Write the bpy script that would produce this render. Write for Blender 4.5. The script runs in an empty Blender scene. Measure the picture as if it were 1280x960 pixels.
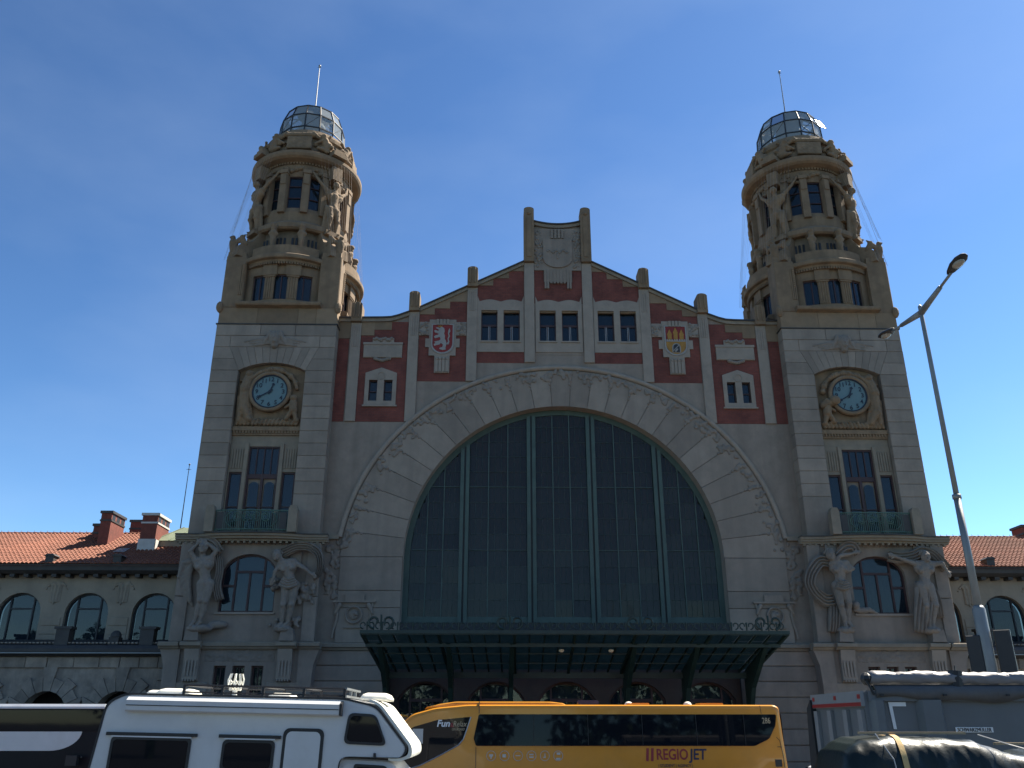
import bpy, bmesh, math, random
from mathutils import Vector, Matrix, Euler, noise
random.seed(7)
R = math.radians
SC = bpy.context.scene
COL = SC.collection

# ------------------------------------------------------------------ camera
cam_data = bpy.data.cameras.new('camera')
cam = bpy.data.objects.new('camera', cam_data)
COL.objects.link(cam)
cam_data.sensor_width = 36.0
cam_data.lens = 36.0 * 1072.0 / 1280.0
cam_data.clip_start = 0.1
cam_data.clip_end = 5000.0
_r = Vector((0.999855729, -0.0169777293, 0.000526525))
_u = Vector((-0.00672033, -0.3669264, 0.9302257))
_f = Vector((0.01559992, 0.93009504, 0.36698756))
m = Matrix((_r, _u, -_f)).transposed().to_4x4()
m.translation = Vector((-3.536, -45.0, 2.65))
cam.matrix_world = m
SC.camera = cam

# ------------------------------------------------------------------ light
SUN_AZ, SUN_EL = R(58.0), R(52.0)      # azimuth measured from +Y towards +X
world = bpy.data.worlds.new('World'); SC.world = world
world.use_nodes = True
wn = world.node_tree; wn.nodes.clear()
wo = wn.nodes.new('ShaderNodeOutputWorld'); wb = wn.nodes.new('ShaderNodeBackground')
sky = wn.nodes.new('ShaderNodeTexSky'); sky.sky_type = 'NISHITA'; sky.sun_disc = False
sky.sun_elevation = SUN_EL; sky.sun_rotation = SUN_AZ
sky.air_density = 1.0; sky.dust_density = 0.35; sky.ozone_density = 2.5; sky.altitude = 900
wb.inputs['Strength'].default_value = 0.05
gm = wn.nodes.new('ShaderNodeGamma'); gm.inputs[1].default_value = 1.4
sc_ = wn.nodes.new('ShaderNodeVectorMath'); sc_.operation = 'MULTIPLY'; sc_.inputs[1].default_value = (0.745, 0.815, 0.80)
wn.links.new(sky.outputs[0], sc_.inputs[0]); wn.links.new(sc_.outputs[0], gm.inputs[0]); 
# thin high cirrus all over the sky
wtc = wn.nodes.new('ShaderNodeTexCoord'); wmp = wn.nodes.new('ShaderNodeMapping'); wmp.inputs['Scale'].default_value = (1.0, 1.0, 2.2); wmp.inputs['Location'].default_value = (0.22, 0.1, 0.0)
wnz = wn.nodes.new('ShaderNodeTexNoise'); wnz.inputs['Scale'].default_value = 2.3; wnz.inputs['Detail'].default_value = 7; wnz.inputs['Roughness'].default_value = 0.5
wrp = wn.nodes.new('ShaderNodeMapRange'); wrp.inputs['From Min'].default_value = 0.45; wrp.inputs['From Max'].default_value = 0.8; wrp.inputs['To Max'].default_value = 0.17
wmx = wn.nodes.new('ShaderNodeMix'); wmx.data_type = 'RGBA'; wmx.inputs[7].default_value = (5.2, 6.4, 8.0, 1)
wn.links.new(wtc.outputs['Generated'], wmp.inputs[0]); wn.links.new(wmp.outputs[0], wnz.inputs['Vector']); wn.links.new(wnz.outputs['Fac'], wrp.inputs[0])
wn.links.new(wrp.outputs[0], wmx.inputs[0]); wn.links.new(gm.outputs[0], wmx.inputs[6]); wn.links.new(wmx.outputs[2], wb.inputs['Color']); wn.links.new(wb.outputs[0], wo.inputs['Surface'])
sl = bpy.data.lights.new('sun', 'SUN'); sl.energy = 5.0; sl.angle = R(0.53); sl.color = (1.0, 0.92, 0.79)
sun = bpy.data.objects.new('sun', sl); COL.objects.link(sun)
sdir = Vector((math.sin(SUN_AZ)*math.cos(SUN_EL), math.cos(SUN_AZ)*math.cos(SUN_EL), math.sin(SUN_EL)))
sun.rotation_euler = sdir.to_track_quat('Z', 'Y').to_euler()
sun.location = sdir*200
SC.view_settings.view_transform = 'Standard'; SC.view_settings.look = 'None'
SC.view_settings.gamma = 1.0; SC.view_settings.exposure = 1.4
SC.view_settings.use_curve_mapping = False

# ------------------------------------------------------------------ materials
MATS = {}
def nodes_of(name):
    mt = bpy.data.materials.new(name); mt.use_nodes = True
    nt = mt.node_tree
    return mt, nt, nt.nodes['Principled BSDF']
def ramp(nt, fac, stops):
    r = nt.nodes.new('ShaderNodeValToRGB')
    cr = r.color_ramp
    while len(cr.elements) < len(stops): cr.elements.new(0.5)
    for e, (p, c) in zip(cr.elements, stops):
        e.position = p; e.color = (*c, 1) if len(c) == 3 else c
    nt.links.new(fac, r.inputs[0]); return r.outputs[0]
def noise_n(nt, scale, detail=6, rough=0.6, stretch=(1, 1, 1), coord='Object', w=None):
    tc = nt.nodes.new('ShaderNodeTexCoord'); mp = nt.nodes.new('ShaderNodeMapping')
    mp.inputs['Scale'].default_value = stretch
    n = nt.nodes.new('ShaderNodeTexNoise'); n.inputs['Scale'].default_value = scale
    n.inputs['Detail'].default_value = detail; n.inputs['Roughness'].default_value = rough
    nt.links.new(tc.outputs[coord], mp.inputs[0]); nt.links.new(mp.outputs[0], n.inputs['Vector'])
    return n.outputs['Fac']
def mix_c(nt, fac, a, b, mode='MIX'):
    mx = nt.nodes.new('ShaderNodeMix'); mx.data_type = 'RGBA'; mx.blend_type = mode
    for sock, v in ((mx.inputs[0], fac), (mx.inputs[6], a), (mx.inputs[7], b)):
        if isinstance(v, (int, float)): sock.default_value = v
        elif isinstance(v, tuple): sock.default_value = (*v, 1)
        else: nt.links.new(v, sock)
    return mx.outputs[2]
def bump(nt, b, height, strength=0.3, dist=0.02):
    bn = nt.nodes.new('ShaderNodeBump'); bn.inputs['Strength'].default_value = strength
    bn.inputs['Distance'].default_value = dist
    nt.links.new(height, bn.inputs['Height']); nt.links.new(bn.outputs[0], b.inputs['Normal'])
def per_object(nt, col, lo=0.85, hi=1.1):
    oi = nt.nodes.new('ShaderNodeObjectInfo'); mr = nt.nodes.new('ShaderNodeMapRange')
    mr.inputs['To Min'].default_value = lo; mr.inputs['To Max'].default_value = hi
    nt.links.new(oi.outputs['Random'], mr.inputs[0])
    hs = nt.nodes.new('ShaderNodeHueSaturation')
    nt.links.new(mr.outputs[0], hs.inputs['Value']); nt.links.new(col, hs.inputs['Color'])
    return hs.outputs[0]
def M(name, base, rough=0.8, var=0.12, scale=3.0, streak=0.0, stain=None, bumps=0.2, metal=0.0, rnd=None, spec=None, bscale=25.0, coat=0.0):
    """weathered surface: base colour, blotchy variation, vertical rain streaks, stains and grain"""
    mt, nt, b = nodes_of(name)
    lo = tuple(max(0, c*(1-var)) for c in base); hi = tuple(min(1, c*(1+var)) for c in base)
    col = ramp(nt, noise_n(nt, scale, 8, 0.65), [(0.3, lo), (0.7, hi)])
    if streak:
        s = noise_n(nt, 1.6, 5, 0.6, (1, 1, 0.07))
        k = ramp(nt, s, [(0.42, (0, 0, 0)), (0.75, (streak,)*3)])
        col = mix_c(nt, k, col, stain or tuple(c*0.45 for c in base))
    if stain:
        s = noise_n(nt, 0.7, 9, 0.72)
        k = ramp(nt, s, [(0.5, (0, 0, 0)), (0.72, (0.6,)*3)])
        col = mix_c(nt, k, col, stain)
    if rnd: col = per_object(nt, col, *rnd)
    nt.links.new(col, b.inputs['Base Color'])
    b.inputs['Roughness'].default_value = rough; b.inputs['Metallic'].default_value = metal
    if spec is not None: b.inputs['Specular IOR Level'].default_value = spec
    if coat: b.inputs['Coat Weight'].default_value = coat; b.inputs['Coat Roughness'].default_value = 0.06
    if bumps: bump(nt, b, noise_n(nt, bscale, 5, 0.7), bumps, 0.02)
    MATS[name] = mt; return mt
M('plaster', (0.245, 0.202, 0.163), 0.9, 0.14, 1.3, 0.6, (0.16, 0.132, 0.107), 0.35)
M('plaster_block', (0.255, 0.212, 0.17), 0.9, 0.12, 1.3, 0.55, (0.165, 0.137, 0.112), 0.35, rnd=(0.86, 1.1))
M('plaster_light', (0.28, 0.235, 0.19), 0.9, 0.10, 2.0, 0.3, (0.17, 0.145, 0.12), 0.3)
M('cornice_stone', (0.23, 0.19, 0.14), 0.9, 0.15, 2.0, 0.4, (0.16, 0.14, 0.11), 0.3)
M('sculpture', (0.215, 0.18, 0.147), 0.85, 0.14, 2.5, 0.3, (0.115, 0.105, 0.09), 0.4)
M('sandstone', (0.22, 0.152, 0.092), 0.92, 0.2, 1.1, 0.5, (0.09, 0.066, 0.045), 0.5)
M('sandstone_block', (0.225, 0.157, 0.097), 0.92, 0.16, 1.5, 0.4, (0.16, 0.125, 0.085), 0.5, rnd=(0.75, 1.15))
M('wing_plaster', (0.29, 0.24, 0.178), 0.92, 0.14, 0.9, 0.5, (0.2, 0.17, 0.13), 0.35)
M('old_stone', (0.27, 0.225, 0.18), 0.95, 0.3, 1.6, 0.5, (0.1, 0.085, 0.07), 0.6, rnd=(0.7, 1.25))
M('green_iron', (0.012, 0.03, 0.023), 0.5, 0.25, 3, 0.3, (0.03, 0.06, 0.05), 0.15)
M('green_frame', (0.045, 0.075, 0.062), 0.55, 0.2, 2, 0.35, (0.07, 0.11, 0.095), 0.15)
M('patina', (0.075, 0.14, 0.11), 0.7, 0.25, 4, 0.3, (0.03, 0.06, 0.05), 0.2)
M('patina_roof', (0.2, 0.235, 0.16), 0.7, 0.2, 1.5, 0.3, (0.18, 0.23, 0.15), 0.2)
M('dark_wood', (0.045, 0.018, 0.017), 0.55, 0.2, 5, 0, None, 0.1)
M('black_iron', (0.018, 0.019, 0.022), 0.55, 0.2, 6, 0, None, 0.1)
M('dark_sheet', (0.035, 0.032, 0.03), 0.6, 0.3, 2, 0.3, (0.07, 0.06, 0.05), 0.2)
M('interior', (0.03, 0.028, 0.026), 0.95, 0.1, 2, 0, None, 0)
M('curtain', (0.2, 0.2, 0.2), 0.95, 0.1, 2, 0, None, 0.1)
M('blind', (0.62, 0.5, 0.33), 0.95, 0.1, 2, 0, None, 0.1)
M('entrance_wood', (0.04, 0.024, 0.016), 0.6, 0.25, 2, 0.2, (0.03, 0.02, 0.015), 0.2)
M('arms_red', (0.2, 0.022, 0.022), 0.75, 0.15, 4, 0, None, 0.1)
M('arms_gold', (0.32, 0.16, 0.028), 0.7, 0.2, 4, 0, None, 0.1)
M('arms_white', (0.27, 0.255, 0.235), 0.8, 0.1, 4, 0, None, 0.1)
M('steel', (0.2, 0.215, 0.215), 0.5, 0.1, 3, 0.2, (0.22, 0.22, 0.21), 0.08, metal=0.3)
M('chimney_brick', (0.17, 0.05, 0.036), 0.9, 0.25, 6, 0.3, (0.07, 0.03, 0.025), 0.4)
M('chimney_render', (0.5, 0.49, 0.47), 0.9, 0.1, 3, 0.3, (0.3, 0.29, 0.28), 0.2)
M('asphalt', (0.05, 0.05, 0.052), 0.92, 0.25, 0.6, 0, (0.035, 0.035, 0.037), 0.5, bscale=60)
M('paving', (0.16, 0.155, 0.15), 0.9, 0.2, 0.8, 0, (0.09, 0.09, 0.088), 0.4)
M('road_paint', (0.6, 0.6, 0.58), 0.8, 0.2, 3, 0, (0.25, 0.25, 0.25), 0.2)
M('white_paint', (0.56, 0.57, 0.57), 0.35, 0.04, 2, 0.10, (0.45, 0.44, 0.42), 0.03, coat=0.3)
M('camper_trim', (0.62, 0.64, 0.66), 0.4, 0.05, 2, 0.1, (0.4, 0.39, 0.37), 0.03)
M('cream_plastic', (0.78, 0.76, 0.66), 0.5, 0.06, 3, 0.15, (0.45, 0.42, 0.33), 0.05)
M('bus_yellow', (0.62, 0.25, 0.018), 0.3, 0.05, 1.5, 0.12, (0.45, 0.2, 0.03), 0.02, coat=0.5)
M('bus_red', (0.26, 0.02, 0.03), 0.45, 0.05, 2, 0, None, 0)
M('bus_navy', (0.015, 0.017, 0.06), 0.45, 0.05, 2, 0, None, 0)
M('bus_grey', (0.5, 0.48, 0.45), 0.5, 0.08, 2, 0, None, 0)
M('faded_print', (0.46, 0.27, 0.13), 0.5, 0.1, 4, 0, None, 0)
M('gold_print', (0.4, 0.32, 0.2), 0.5, 0.1, 4, 0, None, 0)
M('print_white', (0.7, 0.7, 0.7), 0.5, 0.05, 4, 0, None, 0)
M('coach_black', (0.008, 0.009, 0.012), 0.45, 0.1, 2, 0, None, 0, spec=0.2)
M('rubber', (0.02, 0.02, 0.02), 0.8, 0.1, 5, 0, None, 0.1)
M('trim_black', (0.014, 0.015, 0.017), 0.5, 0.1, 5, 0, None, 0.05)
M('rim_metal', (0.4, 0.4, 0.41), 0.4, 0.1, 5, 0, None, 0.05, metal=0.6)
M('truck_blue', (0.125, 0.135, 0.14), 0.5, 0.12, 1.2, 0.3, (0.12, 0.13, 0.13), 0.1)
M('truck_grey', (0.22, 0.225, 0.225), 0.55, 0.1, 1.5, 0.35, (0.2, 0.19, 0.18), 0.1)
M('reflector_red', (0.28, 0.02, 0.022), 0.4, 0.1, 3, 0, None, 0)
M('reflector_white', (0.75, 0.75, 0.73), 0.4, 0.1, 3, 0, None, 0)
M('tarp_grey', (0.19, 0.182, 0.18), 0.45, 0.1, 1.5, 0.25, (0.25, 0.24, 0.24), 0.25, bscale=9)
M('tarp_green', (0.008, 0.014, 0.011), 0.36, 0.25, 2, 0, None, 0.25, bscale=14, spec=0.35)
M('tarp_hem', (0.1, 0.095, 0.09), 0.6, 0.2, 2, 0.3, (0.05, 0.048, 0.045), 0.3, bscale=12)
M('strap', (0.55, 0.38, 0.16), 0.8, 0.1, 8, 0, None, 0.2)
M('lath', (0.36, 0.27, 0.16), 0.8, 0.15, 6, 0, None, 0.2)
M('car_red', (0.5, 0.015, 0.015), 0.3, 0.05, 2, 0, None, 0, coat=0.6)
M('car_white', (0.75, 0.76, 0.77), 0.3, 0.05, 2, 0, None, 0, coat=0.6)
M('clock_dial', (0.11, 0.18, 0.19), 0.45, 0.08, 3, 0.15, (0.1, 0.17, 0.18), 0.02)
M('clock_ink', (0.01, 0.015, 0.03), 0.5, 0.1, 3, 0, None, 0)
M('net', (0.3, 0.25, 0.22), 0.9, 0.1, 3, 0, None, 0)
M('lamp_glass', (0.3, 0.28, 0.24), 0.25, 0.05, 3, 0, None, 0.02)

def brick_mat():
    mt, nt, b = nodes_of('brick_red')
    tc = nt.nodes.new('ShaderNodeTexCoord'); mp = nt.nodes.new('ShaderNodeMapping')
    mp.inputs['Rotation'].default_value = (R(90), 0, 0)
    br = nt.nodes.new('ShaderNodeTexBrick')
    for k, v in (('Scale', 1.0), ('Mortar Size', 0.012), ('Brick Width', 0.29), ('Row Height', 0.1), ('Bias', 0.0), ('Mortar Smooth', 0.2)): br.inputs[k].default_value = v
    br.inputs['Color1'].default_value = (0.20, 0.056, 0.039, 1); br.inputs['Color2'].default_value = (0.165, 0.046, 0.034, 1)
    br.inputs['Mortar'].default_value = (0.12, 0.05, 0.042, 1)
    nt.links.new(tc.outputs['Object'], mp.inputs[0]); nt.links.new(mp.outputs[0], br.inputs['Vector'])
    k = ramp(nt, noise_n(nt, 0.9, 8, 0.7), [(0.33, (0.62,)*3), (0.7, (1.2,)*3)])
    nt.links.new(mix_c(nt, 1.0, br.outputs['Color'], k, 'MULTIPLY'), b.inputs['Base Color'])
    b.inputs['Roughness'].default_value = 0.9
    inv = nt.nodes.new('ShaderNodeMath'); inv.operation = 'SUBTRACT'; inv.inputs[0].default_value = 1
    nt.links.new(br.outputs['Fac'], inv.inputs[1]); bump(nt, b, inv.outputs[0], 0.5, 0.02)
    MATS['brick_red'] = mt
brick_mat()
def tile_mat():
    mt, nt, b = nodes_of('roof_tile')
    col = ramp(nt, noise_n(nt, 5, 3, 0.8), [(0.25, (0.17, 0.058, 0.034)), (0.55, (0.235, 0.088, 0.052)), (0.8, (0.29, 0.14, 0.09))])
    k = ramp(nt, noise_n(nt, 0.35, 6, 0.7), [(0.4, (0.8,)*3), (0.65, (1.1,)*3)])
    nt.links.new(mix_c(nt, 1.0, col, k, 'MULTIPLY'), b.inputs['Base Color']); b.inputs['Roughness'].default_value = 0.85
    MATS['roof_tile'] = mt
tile_mat()
def glass_mat(name, tint, alpha, rough=0.02, ior=1.5, wave=0.08):
    """pane: part see-through, part tinted body, fresnel reflection on top"""
    mt, nt, b = nodes_of(name)
    b.inputs['Base Color'].default_value = (*tint, 1); b.inputs['Roughness'].default_value = rough; b.inputs['IOR'].default_value = ior; b.inputs['Specular IOR Level'].default_value = 0.0
    tr = nt.nodes.new('ShaderNodeBsdfTransparent'); tr.inputs[0].default_value = (0.85, 0.9, 0.92, 1)
    gl = nt.nodes.new('ShaderNodeBsdfGlossy'); gl.inputs['Roughness'].default_value = rough
    fr = nt.nodes.new('ShaderNodeFresnel'); fr.inputs[0].default_value = ior
    m1 = nt.nodes.new('ShaderNodeMixShader'); m1.inputs[0].default_value = alpha
    m2 = nt.nodes.new('ShaderNodeMixShader')
    bn = nt.nodes.new('ShaderNodeBump'); bn.inputs['Strength'].default_value = wave; bn.inputs['Distance'].default_value = 0.05
    nt.links.new(noise_n(nt, 0.9, 2, 0.5), bn.inputs['Height'])
    nt.links.new(bn.outputs[0], gl.inputs['Normal'])
    nt.links.new(tr.outputs[0], m1.inputs[1]); nt.links.new(b.outputs[0], m1.inputs[2])
    nt.links.new(fr.outputs[0], m2.inputs[0]); nt.links.new(m1.outputs[0], m2.inputs[1]); nt.links.new(gl.outputs[0], m2.inputs[2])
    nt.links.new(m2.outputs[0], nt.nodes['Material Output'].inputs['Surface'])
    MATS[name] = mt
glass_mat('glass', (0.02, 0.03, 0.04), 0.6, 0.02, 1.5)
glass_mat('hall_glass', (0.034, 0.033, 0.031), 0.85, 0.04, 1.32, 0.1)
glass_mat('lantern_glass', (0.45, 0.5, 0.52), 0.45, 0.05)
def milky_glass():
    mt, nt, b = nodes_of('canopy_glass')
    tl = nt.nodes.new('ShaderNodeBsdfTranslucent'); tr = nt.nodes.new('ShaderNodeBsdfTransparent'); gl = nt.nodes.new('ShaderNodeBsdfGlossy')
    c = ramp(nt, noise_n(nt, 1.2, 5, 0.7), [(0.3, (0.028, 0.042, 0.03)), (0.7, (0.065, 0.085, 0.062))])
    nt.links.new(c, tl.inputs[0]); tr.inputs[0].default_value = (0.4, 0.45, 0.43, 1); gl.inputs['Roughness'].default_value = 0.2
    m1 = nt.nodes.new('ShaderNodeMixShader'); m1.inputs[0].default_value = 0.08; m2 = nt.nodes.new('ShaderNodeMixShader'); m2.inputs[0].default_value = 0.05
    nt.links.new(tl.outputs[0], m1.inputs[1]); nt.links.new(tr.outputs[0], m1.inputs[2]); nt.links.new(m1.outputs[0], m2.inputs[1]); nt.links.new(gl.outputs[0], m2.inputs[2])
    nt.links.new(m2.outputs[0], nt.nodes['Material Output'].inputs['Surface']); MATS['canopy_glass'] = mt
milky_glass()
glass_mat('coach_glass', (0.006, 0.008, 0.012), 0.97, 0.03, 1.32, 0.012)

# ------------------------------------------------------------------ mesh helpers
class MB:
    def __init__(s): s.v = []; s.f = []
    def add(s, vs, fs):
        n = len(s.v); s.v += [tuple(p) for p in vs]; s.f += [tuple(i+n for i in f) for f in fs]; return s
    def box(s, x0, x1, y0, y1, z0, z1):
        return s.add([(x0,y0,z0),(x1,y0,z0),(x1,y1,z0),(x0,y1,z0),(x0,y0,z1),(x1,y0,z1),(x1,y1,z1),(x0,y1,z1)],
                     [(0,3,2,1),(4,5,6,7),(0,1,5,4),(1,2,6,5),(2,3,7,6),(3,0,4,7)])
    def bbox(s, x0, x1, y0, y1, z0, z1, b=0.02):
        """box whose front face (-y) has chamfered edges"""
        vs = [(x0,y1,z0),(x1,y1,z0),(x1,y1,z1),(x0,y1,z1),(x0,y0+b,z0),(x1,y0+b,z0),(x1,y0+b,z1),(x0,y0+b,z1),(x0+b,y0,z0+b),(x1-b,y0,z0+b),(x1-b,y0,z1-b),(x0+b,y0,z1-b)]
        return s.add(vs, [(3,2,1,0),(0,1,5,4),(1,2,6,5),(2,3,7,6),(3,0,4,7),(4,5,9,8),(5,6,10,9),(6,7,11,10),(7,4,8,11),(8,9,10,11)])
    def prism(s, poly, y0, y1):
        """polygon in x,z extruded along y"""
        n = len(poly)
        return s.add([(x,y0,z) for x,z in poly]+[(x,y1,z) for x,z in poly],
                     [tuple(range(n)), tuple(range(2*n-1,n-1,-1))]+[(i,(i+1)%n,(i+1)%n+n,i+n) for i in range(n)])
    def prismx(s, poly, x0, x1):
        n = len(poly)
        return s.add([(x0,y,z) for y,z in poly]+[(x1,y,z) for y,z in poly],
                     [tuple(range(n)), tuple(range(2*n-1,n-1,-1))]+[(i,(i+1)%n,(i+1)%n+n,i+n) for i in range(n)])
    def prismz(s, poly, z0, z1):
        n = len(poly)
        return s.add([(x,y,z0) for x,y in poly]+[(x,y,z1) for x,y in poly],
                     [tuple(range(n)), tuple(range(2*n-1,n-1,-1))]+[(i,(i+1)%n,(i+1)%n+n,i+n) for i in range(n)])
    def tube(s, p0, p1, r0, r1=None, n=8):
        r1 = r0 if r1 is None else r1
        p0 = Vector(p0); p1 = Vector(p1); d = (p1-p0)
        if d.length < 1e-6: return s
        q = d.to_track_quat('Z', 'Y'); a = q @ Vector((1,0,0)); b = q @ Vector((0,1,0))
        vs = []
        for p, r in ((p0, r0), (p1, r1)):
            vs += [p+(a*math.cos(2*math.pi*i/n)+b*math.sin(2*math.pi*i/n))*r for i in range(n)]
        return s.add(vs, [(i,(i+1)%n,(i+1)%n+n,i+n) for i in range(n)]+[tuple(range(n-1,-1,-1)), tuple(range(n,2*n))])
    def path(s, pts, r, n=6, closed=False):
        for i in range(len(pts)-(0 if closed else 1)): s.tube(pts[i], pts[(i+1)%len(pts)], r, r, n)
        return s
    def lathe(s, prof, cx=0, cy=0, n=48, a0=0.0, a1=2*math.pi, cap=True):
        """profile [(r,z)] revolved about a vertical axis; angle 0 faces -y, grows towards +x; closed ring profile when a full solid is wanted"""
        full = abs(a1-a0-2*math.pi) < 1e-6; k = n if full else n+1
        vs = []; m_ = len(prof)
        for i in range(k):
            a = a0+(a1-a0)*i/n
            vs += [(cx+r*math.sin(a), cy-r*math.cos(a), z) for r, z in prof]
        fs = []
        for i in range(n):
            j = (i+1) % k
            for t in range(m_):
                t2 = (t+1) % m_
                fs.append((i*m_+t, j*m_+t, j*m_+t2, i*m_+t2))
        if not full and cap: fs += [tuple(range(m_)), tuple(range((k-1)*m_+m_-1, (k-1)*m_-1, -1))]
        return s.add(vs, fs)
    def ball(s, c, r, n=10, m_=7, sc=(1,1,1)):
        c = Vector(c); vs = [c+Vector((0,0,-r*sc[2]))]; fs = []
        for j in range(1, m_):
            t = -math.pi/2+math.pi*j/m_
            vs += [c+Vector((r*sc[0]*math.cos(t)*math.cos(2*math.pi*i/n), r*sc[1]*math.cos(t)*math.sin(2*math.pi*i/n), r*sc[2]*math.sin(t))) for i in range(n)]
        vs.append(c+Vector((0,0,r*sc[2])))
        for i in range(n): fs.append((0, 1+(i+1)%n, 1+i))
        for j in range(m_-2):
            for i in range(n):
                a = 1+j*n+i; b = 1+j*n+(i+1)%n; fs.append((a, b, b+n, a+n))
        L = len(vs)-1; o = 1+(m_-2)*n
        for i in range(n): fs.append((o+i, o+(i+1)%n, L))
        return s.add(vs, fs)
    def capsule(s, p0, p1, r0, r1, n=10):
        p0 = Vector(p0); p1 = Vector(p1); d = p1-p0; L = d.length
        q = d.to_track_quat('Z', 'Y') if L > 1e-6 else Matrix.Identity(3).to_quaternion()
        vs = [q @ Vector((0,0,-r0)) + p0]; rings = []
        for t in (-60, -30, 0): rings.append((r0*math.cos(R(t)), r0*math.sin(R(t))))
        for t in (0, 30, 60): rings.append((r1*math.cos(R(t)), L+r1*math.sin(R(t))))
        for rr, zz in rings: vs += [q @ Vector((rr*math.cos(2*math.pi*i/n), rr*math.sin(2*math.pi*i/n), zz)) + p0 for i in range(n)]
        vs.append(q @ Vector((0,0,L+r1)) + p0); fs = []
        for i in range(n): fs.append((0, 1+(i+1)%n, 1+i))
        for j in range(len(rings)-1):
            for i in range(n):
                a = 1+j*n+i; b = 1+j*n+(i+1)%n; fs.append((a, b, b+n, a+n))
        Lx = len(vs)-1; o = 1+(len(rings)-1)*n
        for i in range(n): fs.append((o+i, o+(i+1)%n, Lx))
        return s.add(vs, fs)
    def mirrored(s):
        k = MB(); k.v = [(-x, y, z) for x, y, z in s.v]; k.f = [tuple(reversed(f)) for f in s.f]; return k
    def moved(s, dx=0, dy=0, dz=0):
        k = MB(); k.v = [(x+dx, y+dy, z+dz) for x, y, z in s.v]; k.f = list(s.f); return k
    def turned(s, a):
        c, q = math.cos(a), math.sin(a)
        k = MB(); k.v = [(x*c-y*q, x*q+y*c, z) for x, y, z in s.v]; k.f = list(s.f); return k
    def mesh(s, name, smooth=False):
        me = bpy.data.meshes.new(name); me.from_pydata(s.v, [], s.f)
        bm = bmesh.new(); bm.from_mesh(me); bmesh.ops.recalc_face_normals(bm, faces=bm.faces); bm.to_mesh(me); bm.free()
        if smooth: me.polygons.foreach_set('use_smooth', [True]*len(me.polygons))
        return me
    def obj(s, name, mat, parent=None, smooth=False, loc=None):
        return mk(name, s.mesh(name, smooth), mat, parent, loc)
def mk(name, me, mat, parent=None, loc=None, rot=None):
    o = bpy.data.objects.new(name, me)
    if mat and not me.materials: me.materials.append(MATS[mat])
    COL.objects.link(o)
    if parent is not None:
        o.parent = parent
        if '_inv' in parent: o.matrix_parent_inverse = Matrix.Translation(-Vector(parent['_inv']))
    if loc: o.location = loc
    if rot: o.rotation_euler = rot
    return o
def thing(name, label, cat, loc=(0,0,0), group=None, world_coords=False, rot=None):
    """an Empty at the thing's base; with world_coords its parts are given in world coordinates"""
    o = bpy.data.objects.new(name, None); COL.objects.link(o); o.location = loc
    o.empty_display_size = 0.3
    if rot: o.rotation_euler = rot
    o['label'] = label; o['category'] = cat
    if group: o['group'] = group
    if world_coords: o['_inv'] = tuple(loc)
    return o
def sub(o):
    """lets a mesh object act as parent of pieces given in the same coordinates"""
    return o
def tag(o, label, cat, group=None):
    o['label'] = label; o['category'] = cat
    if group: o['group'] = group
    return o
def dup(root, loc, label, children_skip=()):
    r = root.copy(); COL.objects.link(r); r.location = loc; r['label'] = label
    for ch in list(root.children):
        if ch.name.split('.')[0] in children_skip: continue
        c = ch.copy(); COL.objects.link(c); c.parent = r
        for g in list(ch.children):
            d = g.copy(); COL.objects.link(d); d.parent = c
    return r
def evaluated(o, name):
    dg = bpy.context.evaluated_depsgraph_get(); dg.update()
    me = bpy.data.meshes.new_from_object(o.evaluated_get(dg)); me.name = name
    return me
def plate(name, loops, depth):
    """flat plate with holes: closed loops in (x,z), the outer one first; front face at y=0, going back to y=depth"""
    cu = bpy.data.curves.new('plate', 'CURVE'); cu.dimensions = '2D'; cu.fill_mode = 'BOTH'; cu.extrude = depth/2
    for lp in loops:
        sp = cu.splines.new('POLY'); sp.points.add(len(lp)-1)
        for p, (x, z) in zip(sp.points, lp): p.co = (x, z, 0, 1)
        sp.use_cyclic_u = True
    o = bpy.data.objects.new('plate', cu); COL.objects.link(o)
    me = evaluated(o, name); bpy.data.objects.remove(o); bpy.data.curves.remove(cu)
    for v in me.vertices: x, y, z = v.co; v.co = (x, depth/2-z, y)
    bm = bmesh.new(); bm.from_mesh(me); bmesh.ops.remove_doubles(bm, verts=bm.verts, dist=1e-5)
    bmesh.ops.recalc_face_normals(bm, faces=bm.faces); bm.to_mesh(me); bm.free()
    me.materials.clear()
    for p in me.polygons: p.use_smooth = False
    return me
def plate_obj(name, loops, y, depth, mat, parent):
    me = plate(name, loops, depth)
    for v in me.vertices: v.co.y += y
    return mk(name, me, mat, parent)
CHISEL = bpy.data.textures.new('chisel', 'CLOUDS'); CHISEL.noise_scale = 0.16; CHISEL.noise_depth = 2
def blob(mb, name, voxel=0.05, smooth=4):
    """fuse overlapping solids into one continuous sculpted surface"""
    o = mk('blob', mb.mesh('blob'), None)
    rm = o.modifiers.new('r', 'REMESH'); rm.mode = 'VOXEL'; rm.voxel_size = voxel
    sm = o.modifiers.new('s', 'SMOOTH'); sm.iterations = smooth; sm.factor = 0.5
    dm = o.modifiers.new('d', 'DISPLACE'); dm.texture = CHISEL; dm.strength = 0.05; dm.mid_level = 0.5      # chisel marks and weathering
    me = evaluated(o, name); om = o.data; bpy.data.objects.remove(o); bpy.data.meshes.remove(om)
    me.polygons.foreach_set('use_smooth', [True]*len(me.polygons))
    return me
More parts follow.
